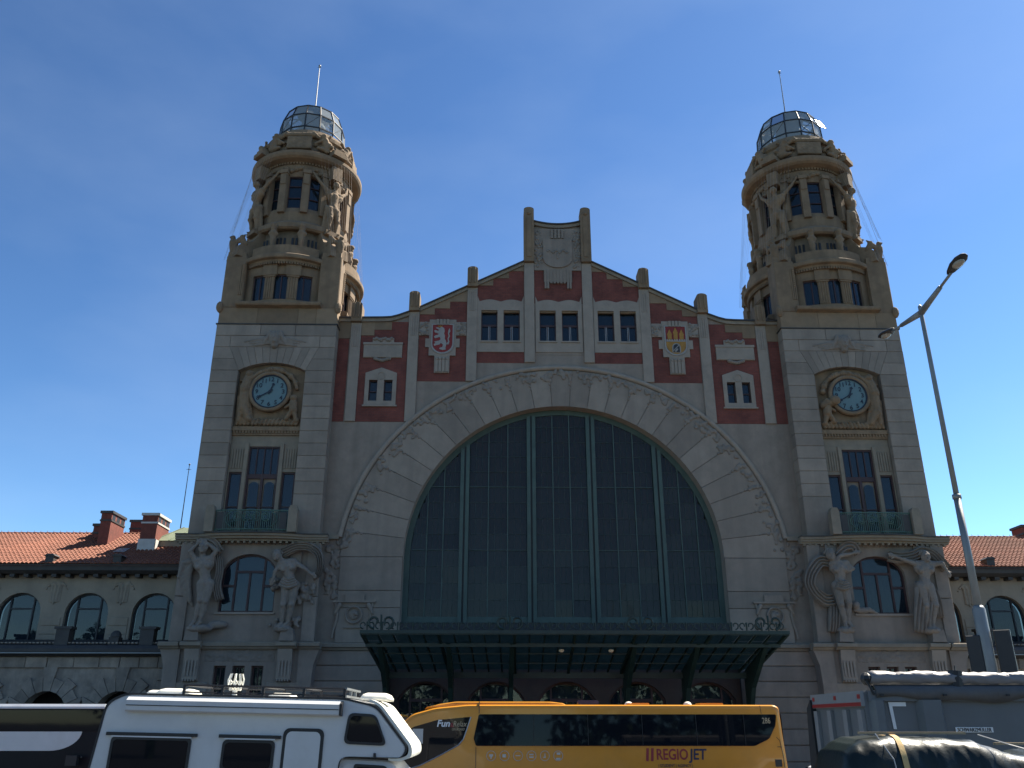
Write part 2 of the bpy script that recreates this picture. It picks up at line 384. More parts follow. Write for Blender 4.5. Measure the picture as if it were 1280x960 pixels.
def text_mesh(s, size, name='lettering', extrude=0.004, shear=0.0, align='LEFT', bold=0.0):
    cu = bpy.data.curves.new('t', 'FONT'); cu.body = s; cu.size = size; cu.extrude = extrude; cu.shear = shear; cu.align_x = align; cu.offset = bold
    cu.resolution_u = 3
    o = bpy.data.objects.new('t', cu); COL.objects.link(o)
    me = evaluated(o, name); bpy.data.objects.remove(o); bpy.data.curves.remove(cu)
    for v in me.vertices: x, y, z = v.co; v.co = (x, -z, y)     # stands in x,z and faces -y
    me.materials.clear(); return me
def text(s, size, x, y, z, mat, parent, name='lettering', w=None, **k):
    me = text_mesh(s, size, name, **k)
    if w:
        x0 = min(v.co.x for v in me.vertices); x1 = max(v.co.x for v in me.vertices)
        for v in me.vertices: v.co.x = (v.co.x-x0)*w/(x1-x0)
    for v in me.vertices: v.co += Vector((x, y, z))
    return mk(name, me, mat, parent)
def rect(x0, x1, z0, z1): return [(x0,z0),(x1,z0),(x1,z1),(x0,z1)]
def arc_top(x0, x1, z0, zs, zt, n=12):
    """opening with vertical sides to zs and an elliptical head up to zt"""
    cx = (x0+x1)/2; a = (x1-x0)/2
    return [(x0,z0),(x1,z0)]+[(cx+a*math.cos(math.pi*i/n), zs+(zt-zs)*math.sin(math.pi*i/n)) for i in range(n+1)]
def segm_top(x0, x1, z0, zs, zt, n=10):
    """opening with a flat segmental head"""
    a = (x1-x0)/2; h = zt-zs; rr = (a*a+h*h)/(2*h); cx = (x0+x1)/2; cz = zt-rr; t = math.asin(a/rr)
    return [(x0,z0),(x1,z0)]+[(cx+rr*math.sin(t-2*t*i/n), cz+rr*math.cos(t-2*t*i/n)) for i in range(n+1)]
def scaled(loop, d):
    cx = sum(p[0] for p in loop)/len(loop); cz = sum(p[1] for p in loop)/len(loop)
    x0 = min(p[0] for p in loop); x1 = max(p[0] for p in loop); z0 = min(p[1] for p in loop); z1 = max(p[1] for p in loop)
    mx, mz = (x0+x1)/2, (z0+z1)/2; sx = 1-2*d/(x1-x0); sz = 1-2*d/(z1-z0)
    return [(mx+(x-mx)*sx, mz+(z-mz)*sz) for x, z in loop]

# ------------------------------------------------------------------ setting
def struct(o): o['kind'] = 'structure'; return o
g = MB(); N = 24; S = 1500.0
xs = [-S,-600,-250,-120,-60,-30,0,30,60,120,250,600,S]
g.v = [(x, y, 0.0) for y in xs for x in xs]; n_ = len(xs)
g.f = [(j*n_+i, j*n_+i+1, (j+1)*n_+i+1, (j+1)*n_+i) for j in range(n_-1) for i in range(n_-1)]
struct(g.obj('ground', 'asphalt'))
pv = MB().box(-46, 46, -8.5, 0.0, -0.2, 0.13)
struct(pv.obj('pavement', 'paving'))
kb = MB()
for i in range(46): kb.bbox(-46+i*2+0.01, -44+i*2-0.01, -8.75, -8.51, -0.2, 0.14, 0.02)
struct(kb.obj('kerb', 'old_stone'))
mkg = MB()
for i in range(16): mkg.box(-47+i*6, -44+i*6, -10.6, -10.48, 0.0, 0.004)
struct(mkg.obj('road_marking', 'road_paint'))

# the park's trees across the road, behind the viewer (unseen, added to darken reflections and block low sky)
tr = MB(); random.seed(31)
for k in range(18):
    cx = -95+k*11.2+random.uniform(-3, 3); cy = -82+random.uniform(-8, 6); hh = random.uniform(11, 17)
    tr.tube((cx, cy, 0), (cx, cy, hh*0.55), 0.35, 0.2, 7)
    for q in range(5): tr.tube((cx, cy, hh*(0.3+0.05*q)), (cx+random.uniform(-3, 3), cy+random.uniform(-3, 3), hh*random.uniform(0.5, 0.8)), 0.14, 0.05, 5)
    for q in range(900):
        v = Vector((random.gauss(0, 1), random.gauss(0, 1), random.gauss(0, 1))).normalized()*random.uniform(0.55, 1.0)**0.5
        p = Vector((cx+v.x*5.2*random.uniform(0.8, 1.1), cy+v.y*4.5, hh*0.6+v.z*hh*0.4)); a = Vector((random.gauss(0, 1), random.gauss(0, 1), random.gauss(0, 1))).normalized(); b = a.orthogonal().normalized(); w_ = random.uniform(0.35, 0.75)
        tr.add([p+a*w_, p+b*w_*0.6, p-a*w_, p-b*w_*0.6], [(0, 1, 2, 3)])
M('leaf', (0.05, 0.085, 0.03), 0.8, 0.3, 0.3, 0, None, 0)
me = bpy.data.meshes.new('park_trees'); me.from_pydata(tr.v, [], tr.f); o = mk('park_trees', me, 'leaf'); o['kind'] = 'stuff'
o['label'] = 'row of leafy park trees across the road, seen only as reflections'

# ------------------------------------------------------------------ clock towers
def window_unit(parent, loop, y, frame_mat, bars, panes, name='window', depth=0.14, fw=0.09, glass='glass', back='interior', back_d=0.5):
    """frame with opening outline, its bars and one pane per light; everything in the x,z plane at y"""
    f = plate_obj(name, [loop, scaled(loop, fw)], y, depth, frame_mat, parent)
    for k, (x0, x1, z0, z1) in enumerate(bars):
        MB().box(x0, x1, y+0.012, y+depth-0.012, z0, z1).obj('glazing_bar', frame_mat, f)
    for lp in panes:
        plate_obj('pane', [lp], y+depth*0.55, 0.012, glass, f)
    if back:
        plate_obj('room_backing', [scaled(loop, -0.02)], y+back_d, 0.02, back, f)
    return f
F = -3.45        # front face of the shaft, tower coordinates (origin at the tower's foot, centre)
def arc_piece(mb, rad, cy, a0, a1, r_in, z0, z1, n=8):
    return mb.lathe([(r_in, z0), (rad, z0), (rad, z1), (r_in, z1)], 0, cy, n, a0, a1)
def rot4(build, name, mat, parent, smooth=False, faces=(0, 1, 2, 3), subs=None):
    """the same piece on several faces of the tower, sharing one mesh"""
    me = build.mesh(name, smooth); out = []
    for k in faces:
        out.append(mk(name, me, mat, parent, rot=(0, 0, k*math.pi/2)))
    return out
def figure_mesh(J, name, s=1.0, voxel=0.045, extra=None):
    """a body in one continuous surface from joint positions (x,y,z)"""
    b = MB(); V = {k: Vector(p) for k, p in J.items()}
    def c(a, d, r0, r1): b.capsule(V[a] if isinstance(a, str) else a, V[d] if isinstance(d, str) else d, r0*s, r1*s)
    sh = (V['sl']+V['sr'])/2; hp = (V['hl']+V['hr'])/2
    waist = sh.lerp(hp, 0.62)
    b.ball(V['head'], 0.27*s, 12, 9, (0.82, 0.95, 1.12))
    up = (V['head']-V['neck']).normalized()
    b.capsule(V['head']+Vector((0,-0.25*s,-0.02*s)), V['head']+Vector((0,-0.27*s,-0.09*s)), 0.035*s, 0.05*s)     # nose
    b.capsule(V['head']+Vector((-0.09*s,-0.22*s,0.05*s)), V['head']+Vector((0.09*s,-0.22*s,0.05*s)), 0.05*s, 0.05*s) # brow
    b.ball(V['head']+Vector((0,-0.2*s,-0.2*s)), 0.09*s)                                                             # chin
    b.ball(V['head']+Vector((0,-0.225*s,-0.135*s)), 0.05*s, 8, 6, (1.3,1,0.6))                                      # mouth
    for q in (-1, 1): b.ball(V['head']+Vector((0.22*q*s,0,-0.02*s)), 0.06*s, 8, 6, (0.6,1,1.3))                     # ears
    c('head', 'neck', 0.15, 0.14); c('neck', sh+Vector((0,0,-0.1*s)), 0.15, 0.24)
    c('sl', 'sr', 0.21, 0.21); c(sh.lerp(hp, 0.2), waist, 0.33, 0.25); c(V['sl'].lerp(hp, 0.18), V['sl'].lerp(waist, 0.6), 0.24, 0.2); c(V['sr'].lerp(hp, 0.18), V['sr'].lerp(waist, 0.6), 0.24, 0.2)
    c(waist, hp, 0.25, 0.3); c('hl', 'hr', 0.27, 0.27)
    for q in 'lr':
        k = V['k'+q]; a = V['a'+q]; t = V['t'+q]
        c('h'+q, 'k'+q, 0.27, 0.165); b.ball(k+Vector((0,-0.04*s,0)), 0.165*s)
        calf = k.lerp(a, 0.33)+Vector((0,0.04*s,0)); c('k'+q, calf, 0.15, 0.16); c(calf, 'a'+q, 0.16, 0.085)
        c('a'+q, 't'+q, 0.1, 0.07); c(t, t+Vector((0.05*s,-0.1*s,-0.02*s)), 0.07, 0.05)
        c('s'+q, 'e'+q, 0.16, 0.11); c('e'+q, 'w'+q, 0.115, 0.07)
        d = (V['w'+q]-V['e'+q]).normalized(); side = d.cross(Vector((0,1,0)))
        if side.length < 0.1: side = Vector((1,0,0))
        side.normalize(); w = V['w'+q]; pl = w+d*0.16*s
        c(w, pl, 0.075, 0.085)
        for fi, (o_, L) in enumerate(((-0.085, 0.15), (-0.03, 0.19), (0.03, 0.18), (0.085, 0.14))):
            f0 = pl+side*o_*s; f1 = f0+d*L*0.55*s; f2 = f1+(d+Vector((0,0.6,0))).normalized()*L*0.5*s
            c(f0, f1, 0.034, 0.03); c(f1, f2, 0.03, 0.024)
        th = w+d*0.05*s+side*0.08*s; c(th, th+(d+side).normalized()*0.13*s, 0.038, 0.03)
    if extra: extra(b, V, s)
    return blob(b, name, voxel, 2)

def build_tower():
    t = thing('clock_tower', '', 'tower', (-16.35, 3.45, 0), 'clock towers of the station')
    # --- base storey
    holes = [rect(c-0.3, c+0.3, 3.4, 5.26) for c in (-0.93, 0.0, 0.93)]
    plate_obj('base_wall', [rect(-3.5, 3.5, 0, 6.05)]+holes, F-0.02, 0.55, 'plaster', t)
    MB().box(-3.5, 3.5, F+0.531, 3.45, 0, 11.4).obj('base_core', 'plaster', t)
    for c in (-0.93, 0.0, 0.93):
        window_unit(t, rect(c-0.3, c+0.3, 3.4, 5.26), F+0.2, 'dark_wood', [(c-0.02, c+0.02, 3.45, 5.2)], [rect(c-0.25, c+0.25, 3.45, 5.2)], back_d=0.3)
    for z0 in [i*0.75 for i in range(0, 6)]:
        for a, b_ in ((-3.62, -1.45), (1.45, 3.62)):
            MB().bbox(a, b_, F-0.1, F-0.021, z0+0.02, z0+0.73, 0.03).obj('ashlar_block', 'plaster_block', t)
    for q in (-1, 1):
        p = MB().prismx([(F-0.1, 4.52), (F-0.32, 4.6), (F-0.28, 5.3), (F-0.42, 6.04), (F-0.021, 6.04), (F-0.021, 4.5)], q*2.3-0.36, q*2.3+0.36)
        con = p.obj('console', 'plaster_light', t)
        fl = MB()
        for k in range(4): fl.box(q*2.3-0.27+k*0.16, q*2.3-0.19+k*0.16, F-0.36, F-0.27, 4.75, 5.5)
        for k in range(5): fl.box(q*2.3-0.3+k*0.13, q*2.3-0.23+k*0.13, F-0.38, F-0.3, 4.52, 4.62)
        fl.obj('fluting', 'plaster_light', con)
        # flared corner pier
        pr = [(q*2.95, 0), (q*3.72, 0), (q*3.66, 4.4), (q*3.7, 5.3), (q*3.95, 6.04), (q*2.95, 6.04)]
        MB().prism(pr, F-0.16, F+0.6).obj('corner_pier', 'plaster', t)
    gl = MB()
    for k in range(90):
        a = random.uniform(-1.7, 1.7); gl.ball((a, F-0.02, 5.72+random.gauss(0, 0.11)*(1.4-abs(a)*0.5)), random.uniform(0.05, 0.11), 7, 5, (1.3, 0.6, 0.8))
    gl.box(-1.75, 1.75, F-0.035, F+0.03, 5.45, 6.0)
    mk('relief_band', blob(gl, 'relief_band', 0.035, 2), 'sculpture', t)
    # --- string course with breaks forward
    sc = MB()
    prof = lambda d: [(F+0.1, 6.05), (F-d*0.6, 6.05), (F-d*0.75, 6.14), (F-d, 6.18), (F-d, 6.33), (F-d*0.9, 6.38), (F+0.1, 6.4)]
    sc.prismx(prof(0.32), -3.9, 3.9)
    sc.obj('string_course', 'cornice_stone', t)
    for q in (-1, 1):
        MB().prismx(prof(0.62), q*2.35-0.5, q*2.35+0.5).obj('string_course_break', 'cornice_stone', t)
        MB().prismx(prof(0.45), q*3.5-0.5, q*3.5+0.5).obj('string_course_break', 'cornice_stone', t)
        MB().prism([(q*2.35-0.36, 6.41), (q*2.35+0.36, 6.41), (q*2.35+0.28, 7.0), (q*2.35-0.28, 7.0)], F-0.62, F+0.05).obj('pedestal', 'sculpture', t)
    # --- statue storey
    win = arc_top(-1.42, 1.42, 7.85, 9.75, 10.8)
    plate_obj('statue_storey_wall', [rect(-3.5, 3.5, 6.4, 11.4), win], F, 0.53, 'plaster', t)
    bars = [(-0.78, -0.68, 7.9, 10.7), (0.68, 0.78, 7.9, 10.7), (-0.68, 0.68, 9.85, 9.97), (-0.05, 0.05, 7.9, 9.85), (-1.36, -0.78, 9.13, 9.25), (0.78, 1.36, 9.13, 9.25)]
    el = lambda x: 9.75+1.0*math.sqrt(max(0, 1-(x/1.37)**2))
    top = [(-0.68, 9.97), (0.68, 9.97)]+[(0.68-0.17*i, el(0.68-0.17*i)) for i in range(9)]
    sideL = [(-1.34, 9.25), (-0.78, 9.25), (-0.78, el(-0.78)), (-0.95, el(-0.95)), (-1.15, el(-1.15)), (-1.34, el(-1.34))]
    panes = [rect(-0.68, -0.05, 7.9, 9.85), rect(0.05, 0.68, 7.9, 9.85), top, rect(-1.34, -0.78, 7.9, 9.13), rect(0.78, 1.34, 7.9, 9.13), sideL, [(-x, z) for x, z in reversed(sideL)]]
    w = window_unit(t, win, F+0.22, 'dark_wood', bars, panes, back_d=0.35)
    cu = MB()
    for k in range(14):
        a = -0.64+k*0.09
        if -0.1 < a < 0.3: continue
        cu.prismz([(a, F+0.42+0.03*(k % 2)), (a+0.09, F+0.42+0.03*((k+1) % 2)), (a+0.09, F+0.45+0.03*((k+1) % 2)), (a, F+0.45+0.03*(k % 2))], 7.9, 9.8)
    cu.obj('curtain', 'curtain', w)
    MB().box(-1.52, 1.52, F-0.1, F+0.3, 7.74, 7.845).obj('sill', 'plaster_light', t)
    for q in (-1, 1):
        MB().bbox(q*3.28-0.34, q*3.28+0.34, F-0.12, F+0.05, 6.41, 8.6, 0.02).obj('corner_strip', 'plaster', t)
        MB().bbox(q*3.28-0.34, q*3.28+0.34, F-0.12, F+0.05, 8.64, 11.38, 0.02).obj('corner_strip', 'plaster', t)
        MB().bbox(q*2.35-0.3, q*2.35+0.3, F-0.16, F+0.05, 10.2, 11.38, 0.03).obj('bracket_pier', 'plaster', t)
    # --- balcony
    def bow(d, e, k=0.0):
        pts = []
        for i in range(-10, 11):
            x = 3.0*i/10; pts.append((x, F-e-d*max(0.0, 1-(abs(x)/2.75)**3)))
        return [(-3.95, F+0.1), (-3.95, F-e)]+pts+[(3.95, F-e), (3.95, F+0.1)]
    bal = MB().prismz(bow(0.5, 0.35), 11.62, 11.74).prismz(bow(0.42, 0.28), 11.5, 11.62).prismz(bow(0.3, 0.18), 11.4, 11.5).obj('balcony_slab', 'cornice_stone', t)
    MB().prismz(bow(0.55, 0.4), 11.741, 11.8).obj('lead_flashing', 'dark_sheet', bal)
    dn = MB()
    for k in range(-12, 13):
        x = k*0.31; yy = F-0.14-0.3*max(0, 1-(abs(x)/2.75)**3); dn.box(x-0.06, x+0.06, yy-0.02, yy+0.25, 11.3, 11.4)
    dn.obj('dentil', 'cornice_stone', bal)
    for q in (-1, 1):
        pts = [(q*2.15-0.23, 11.8), (q*2.15+0.23, 11.8), (q*2.15+0.23, 13.0), (q*2.15+0.15, 13.2), (q*2.15-0.15, 13.2), (q*2.15-0.23, 13.0)]
        MB().prism(pts, F-0.85, F-0.4).obj('balcony_post', 'cornice_stone', t)
    rail = MB(); ry = lambda x: F-0.62-0.14*(1-(x/1.95)**2)
    r_o = rail.path([(x*0.1, ry(x*0.1), 12.95) for x in range(-19, 20)], 0.035, 5).obj('balcony_railing', 'patina', t)
    MB().path([(x*0.1, ry(x*0.1), 11.95) for x in range(-19, 20)], 0.03, 5).obj('bottom_rail', 'patina', r_o)
    for k in range(-18, 19):
        x = k*0.103
        MB().tube((x, ry(x), 11.82), (x, ry(x), 12.95), 0.018, n=5).obj('baluster', 'patina', r_o)
    orn = MB()
    for cx in (-0.75, -0.25, 0.25, 0.75):
        for r_ in (0.2, 0.12):
            orn.path([(cx+r_*math.cos(R(a)), ry(cx)-0.03, 12.6+r_*1.2*math.sin(R(a))) for a in range(0, 341, 24)], 0.022, 4)
    for q in (-1, 1):
        orn.path([(q*1.0+q*0.35*math.sin(i/7*3.1), ry(1)-0.03, 12.05+i*0.12) for i in range(8)], 0.022, 4)
        MB().box(q*1.5-0.32, q*1.5+0.32, ry(1.5)-0.012, ry(1.5)+0.012, 11.98, 12.85).obj('railing_panel', 'dark_sheet', r_o)
    orn.obj('railing_ornament', 'patina', r_o)
    # --- shaft
    MB().box(-3.42, 3.42, F+0.56, 3.45, 11.8, 24.0).obj('shaft_core', 'plaster', t)
    cs = 0.7145
    for i in range(14):
        z1 = 24.0-i*cs; z0 = z1-cs
        for q in (-1, 1):
            if i == 0: continue
            if i in (2, 3):
                e = lambda z: 1.88+0.64*max(0.0, (z-21.15)/1.42)+0.012
                P = [(q*e(z0), z0+0.01), (q*3.44, z0+0.01), (q*3.44, z1-0.01), (q*e(z1), z1-0.01)]
                MB().prism(P, F, F+0.8).obj('ashlar_block', 'plaster_block', t); continue
            inner = 1.88 if i >= 4 else 2.55
            a, b_ = sorted((q*inner, q*3.45))
            MB().bbox(a+0.008, b_-0.008, F, F+0.8, z0+0.01, z1-0.01, 0.018).obj('ashlar_block', 'plaster_block', t)
    for q in (-1, 1):
        a, b_ = sorted((q*1.88, q*3.45))
        MB().bbox(a+0.008, b_-0.008, F, F+0.8, 11.81, 24.0-14*cs-0.01, 0.018).obj('ashlar_block', 'plaster_block', t)
        a, b_ = sorted((q*1.9, q*3.4)); MB().box(a, b_, F+0.04, F+0.58, 11.8, 23.9).obj('pier_core', 'plaster', t)
    for a, b_ in ((-3.45, -0.9), (-0.9, 1.1), (1.1, 3.45)):
        MB().bbox(a+0.008, b_-0.008, F, F+0.8, 24.0-cs+0.01, 23.99, 0.018).obj('ashlar_block', 'plaster_block', t)
    # fan of voussoirs over the clock: segmental underside
    hw, zs, zt = 1.88, 21.15, 21.62; rr = (hw*hw+(zt-zs)**2)/(2*(zt-zs)); cz = zt-rr; th = math.asin(hw/rr)
    for k in range(11):
        u0 = -1+2*k/11; u1 = -1+2*(k+1)/11
        p = []
        for u in (u0, u1): p.append((rr*math.sin(th*u), cz+rr*math.cos(th*u)))
        g0 = 0.008
        tz = 22.57
        q0 = u0*2.52; q1 = u1*2.52
        MB().prism([(p[0][0]+g0, p[0][1]), (p[1][0]-g0, p[1][1]), (q1-g0, tz), (q0+g0, tz)], F, F+0.56).obj('voussoir', 'plaster_block', t)
    MB().bbox(-2.54, 2.54, F, F+0.8, 22.59, 24.0-cs-0.01, 0.018).obj('ashlar_block', 'plaster_block', t)
    # mask with wings above the clock
    mb = MB(); z = 23.0
    mb.ball((0, F-0.12, z+0.12), 0.36, 12, 9, (0.85, 0.8, 1.1)); mb.capsule((0, F-0.1, z-0.35), (0, F-0.12, z-0.1), 0.2, 0.25)
    mb.capsule((0, F-0.4, z+0.1), (0, F-0.42, z), 0.05, 0.07); mb.ball((0, F-0.33, z-0.16), 0.12)
    for q in (-1, 1):
        mb.capsule((q*0.15, F-0.3, z+0.2), (q*0.2, F-0.28, z+0.2), 0.07, 0.07)
        for k in range(5): mb.capsule((q*0.25, F-0.02, z-0.2+k*0.1), (q*(1.3+0.12*k), F+0.02, z-0.15+0.06*k-0.1*abs(k-2)), 0.11, 0.05)
        mb.capsule((q*0.28, F-0.1, z+0.4), (q*0.55, F-0.05, z-0.15), 0.16, 0.1)
    mk('mask_relief', blob(mb, 'mask_relief', 0.035, 2), 'sculpture', t)
    # clock panel
    lo = segm_top(-1.86, 1.86, 17.85, 21.15, 21.6)
    plate_obj('clock_panel', [lo], F+0.36, 0.19, 'sandstone', t)
    MB().box(-1.86, 1.86, F+0.18, F+0.56, 17.62, 17.85).box(-1.86, 1.86, F+0.27, F+0.56, 17.38, 17.62).obj('clock_ledge', 'sandstone', t)
    dn = MB()
    for k in range(22): dn.box(-1.8+k*0.165, -1.72+k*0.165, F+0.2, F+0.27, 17.47, 17.619)
    dn.obj('dentil', 'sandstone', t)
    MB().box(-1.86, 1.86, F+0.38, F+0.56, 16.95, 17.38).obj('frieze', 'cornice_stone', t)
    # door and side lights
    stone = [rect(-1.86, 1.86, 11.8, 16.95), rect(-0.85, 0.85, 11.85, 16.75), rect(-1.8, -1.08, 12.3, 15.3), rect(1.08, 1.8, 12.3, 15.3)]
    plate_obj('door_surround', stone, F+0.34, 0.21, 'cornice_stone', t)
    for q in (-1, 1):
        MB().box(q*0.965-0.1, q*0.965+0.1, F+0.24, F+0.339, 11.8, 16.9).obj('jamb', 'cornice_stone', t)
        fl = MB()
        for k in range(5): fl.box(q*1.45-0.32+k*0.14, q*1.45-0.24+k*0.14, F+0.29, F+0.339, 15.5, 16.6)
        fl.obj('fluting', 'cornice_stone', t)
        lp = rect(q*1.44-0.36, q*1.44+0.36, 12.3, 15.3)
        window_unit(t, lp, F+0.42, 'dark_wood', [(q*1.44-0.3, q*1.44+0.3, 13.35, 13.42)], [rect(q*1.44-0.3, q*1.44+0.3, 12.36, 13.35), rect(q*1.44-0.3, q*1.44+0.3, 13.42, 15.24)], back=None)
    bars = [(-0.79, 0.79, 14.95, 15.2), (-0.07, 0.07, 11.9, 14.95)]+[(x-0.025, x+0.025, 15.2, 16.69) for x in (-0.4, 0, 0.4)]+[(-0.75, -0.07, 13.35, 13.4), (0.07, 0.75, 13.35, 13.4)]
    panes = [rect(-0.77+0.4*k, -0.43+0.4*k, 15.22, 16.66) for k in range(4)]
    for q in (-1, 1): panes += [rect(q*0.42-0.26, q*0.42+0.26, 12.2, 13.33), segm_top(q*0.42-0.26, q*0.42+0.26, 13.42, 14.6, 14.78)]
    d = window_unit(t, rect(-0.85, 0.85, 11.85, 16.75), F+0.40, 'dark_wood', bars, panes, name='balcony_door', back=None)
    MB().box(-0.6, -0.585, F+0.53, F+0.54, 12, 14.7).box(0.3, 0.55, F+0.53, F+0.54, 12, 14.7).obj('curtain', 'curtain', d)
    # --- sandstone belvedere
    for i, (a, b_) in enumerate(((-3.42, -1.2), (-1.2, 1.15), (1.15, 2.2), (2.2, 3.42))):
        MB().bbox(a+0.004, b_-0.004, F+0.03, F+1.2, 24.03, 25.09, 0.012).obj('stone_block', 'sandstone_block', t)
    MB().box(-3.40, 3.40, F+0.06, 3.4, 24.02, 25.08).obj('belvedere_plinth', 'sandstone', t)
    MB().box(-3.5, 3.5, F-0.05, 3.5, 23.99, 24.05).obj('drip_ledge', 'dark_sheet', t)
    pier = MB().bbox(-3.42, -2.2, F+0.03, F+1.25, 25.09, 28.5, 0.05)
    pier.box(-3.38, -2.3, F+0.1, F+1.2, 28.5, 28.8)
    for p in rot4(pier, 'corner_pier', 'sandstone', t):
        pass
    garl = MB()
    for k in range(9): garl.ball((-2.32, F+0.0, 27.9-k*0.14), 0.1-0.004*k, 7, 5)
    for k in range(3): garl.box(-2.5+0.1*k, -2.44+0.1*k, F-0.02, F+0.04, 25.9, 27.9)
    garl.ball((-3.42, F+0.02, 25.1), 0.3, 9, 7, (0.7, 0.7, 1.2))
    rot4(garl, 'garland', 'sandstone', t)
    # bowed window bays on the four faces
    hc, sg = 2.2, 0.62; rb = (hc*hc+sg*sg)/(2*sg); cyb = F-0.2+rb; tb = math.asin(hc/rb)
    bay = MB(); arc_piece(bay, rb, cyb, -tb, tb, rb-0.3, 25.09, 25.55, 20); arc_piece(bay, rb, cyb, -tb, tb, rb-0.3, 27.2, 27.9, 20)
    for a0, a1 in ((-1, -0.78), (-0.37, -0.22), (0.22, 0.37), (0.78, 1)): arc_piece(bay, rb, cyb, a0*tb, a1*tb, rb-0.3, 25.55, 27.2, 4)
    bays = rot4(bay, 'window_bay', 'sandstone', t)
    pms = []
    for q in (-1, 1):
        pil = MB(); a = q*0.295*tb
        arc_piece(pil, rb+0.02, cyb, a-0.07, a+0.07, rb-0.1, 25.56, 27.05, 3)
        for k in range(4):
            aa = a+(k-1.5)*0.032; pil.tube((rb*math.sin(aa), cyb-rb*math.cos(aa)-0.02, 25.6), (rb*math.sin(aa), cyb-rb*math.cos(aa)-0.02, 27.02), 0.05, n=6)
        arc_piece(pil, rb+0.1, cyb, a-0.085, a+0.085, rb-0.05, 27.0, 27.12, 3); arc_piece(pil, rb+0.14, cyb, a-0.1, a+0.1, rb-0.05, 27.1, 27.9, 3)
        pms.append(pil.mesh('fluted_pilaster'))
    gm = []; fm = []
    for c in (-0.575, 0.0, 0.575):
        g_ = MB(); h = 0.205 if c else 0.22
        arc_piece(g_, rb-0.17, cyb, (c-h)*tb, (c+h)*tb, rb-0.185, 25.55, 27.2, 3); gm.append(g_.mesh('pane'))
        f_ = MB()
        for e in (-h, 0, h): 
            aa = (c+e)*tb; f_.box(-0.03+(rb-0.15)*math.sin(aa), 0.03+(rb-0.15)*math.sin(aa), cyb-(rb-0.15)*math.cos(aa)-0.03, cyb-(rb-0.15)*math.cos(aa)+0.03, 25.56, 27.19)
        arc_piece(f_, rb-0.12, cyb, (c-h)*tb, (c+h)*tb, rb-0.2, 27.12, 27.195, 3); arc_piece(f_, rb-0.12, cyb, (c-h)*tb, (c+h)*tb, rb-0.2, 25.555, 25.62, 3)
        fm.append(f_.mesh('window_frame'))
    bk = MB().box(-1.9, 1.9, F+1.1, F+1.14, 25.1, 27.9).mesh('room_backing')
    for k, b_ in enumerate(bays):
        for pm in pms: mk('fluted_pilaster', pm, 'sandstone', b_)
        for me in gm: mk('pane', me, 'glass', b_)
        for me in fm: mk('window_frame', me, 'dark_wood', b_)
        mk('room_backing', bk, 'interior', b_)
    rot4(MB().prismx([(F+0.1, 25.05), (F-0.3, 25.12), (F-0.34, 25.2), (F-0.34, 25.32), (F-0.2, 25.4), (F+0.1, 25.4)], -2.45, 2.45), 'bay_sill', 'sandstone', t)
    # bowed ledge, parapet, little herms
    hc, sg = 2.6, 1.1; rl = (hc*hc+sg*sg)/(2*sg); cyl = F-0.75+rl; tl_ = math.asin(hc/rl)
    lg = MB().lathe([(rl-1.2, 27.9), (rl-0.28, 27.9), (rl-0.22, 28.02), (rl-0.03, 28.06), (rl, 28.12), (rl, 28.3), (rl-0.1, 28.38), (rl-1.2, 28.38)], 0, cyl, 24, -tl_, tl_)
    lg_o = rot4(lg, 'bowed_ledge', 'sandstone', t)
    dn = MB()
    for k in range(-14, 15):
        aa = k*tl_*0.82/14; x = (rl-0.3)*math.sin(aa); y = cyl-(rl-0.3)*math.cos(aa); dn.box(x-0.05, x+0.05, y-0.05, y+0.12, 27.76, 27.899)
    dm = dn.mesh('dentil')
    for o in lg_o: mk('dentil', dm, 'sandstone', o)
    pa = MB(); arc_piece(pa, rl-0.3, cyl, -tl_*0.8, tl_*0.8, rl-0.55, 28.381, 29.05, 20)
    rot4(pa, 'parapet', 'sandstone', t)
    # dormer-like grilles behind the herms
    core = MB().lathe([(0.01, 28.38), (2.72, 28.38), (2.72, 30.62), (0.01, 30.62)], n=40)
    core.obj('drum_base', 'sandstone', t, True)
    gr = MB()
    for e in range(-9, 10):
        if abs(e) % 4 == 0: continue
        a = e*R(4.6); x, y = 2.74*math.sin(a), -2.74*math.cos(a); gr.box(x-0.055, x+0.055, y-0.03, y+0.06, 29.35, 30.05)
    rot4(gr, 'grille', 'black_iron', t)
    for q in (-1, 1):
        herm = MB(); x = q*0.85; yb = F+0.12
        herm.capsule((x, yb, 30.35), (x, yb, 30.5), 0.17, 0.18); herm.capsule((x, yb, 29.9), (x, yb, 30.15), 0.2, 0.24); herm.capsule((x, yb+0.05, 28.9), (x, yb, 29.85), 0.14, 0.2)
        herm.capsule((x-0.2, yb, 30.1), (x+0.2, yb, 30.1), 0.12, 0.12); herm.capsule((x, yb-0.1, 29.0), (x, yb-0.12, 29.7), 0.1, 0.12)
        herm.ball((x, yb-0.12, 30.42), 0.14); herm.capsule((x, yb-0.1, 30.62), (x, yb+0.7, 30.62), 0.2, 0.2)
        hm = blob(herm, 'herm', 0.045, 2)
        for k in range(4): mk('herm', hm, 'sandstone', t, rot=(0, 0, k*math.pi/2))
    MB().lathe([(2.2, 30.55), (2.95, 30.55), (3.05, 30.65), (3.05, 30.95), (2.9, 31.1), (2.75, 31.25), (2.2, 31.25)], n=48).obj('drum_ring', 'sandstone', t, False)
    # diagonal volutes and eagles on the corner piers
    vol = MB().prismx([(-4.55, 28.5), (-4.45, 29.2), (-4.1, 29.55), (-3.65, 29.75), (-3.3, 30.35), (-3.1, 31.1), (-2.3, 31.2), (-2.3, 28.5)], -0.62, 0.62).turned(R(45))
    rot4(vol, 'volute_buttress', 'sandstone', t)
    eg = MB()
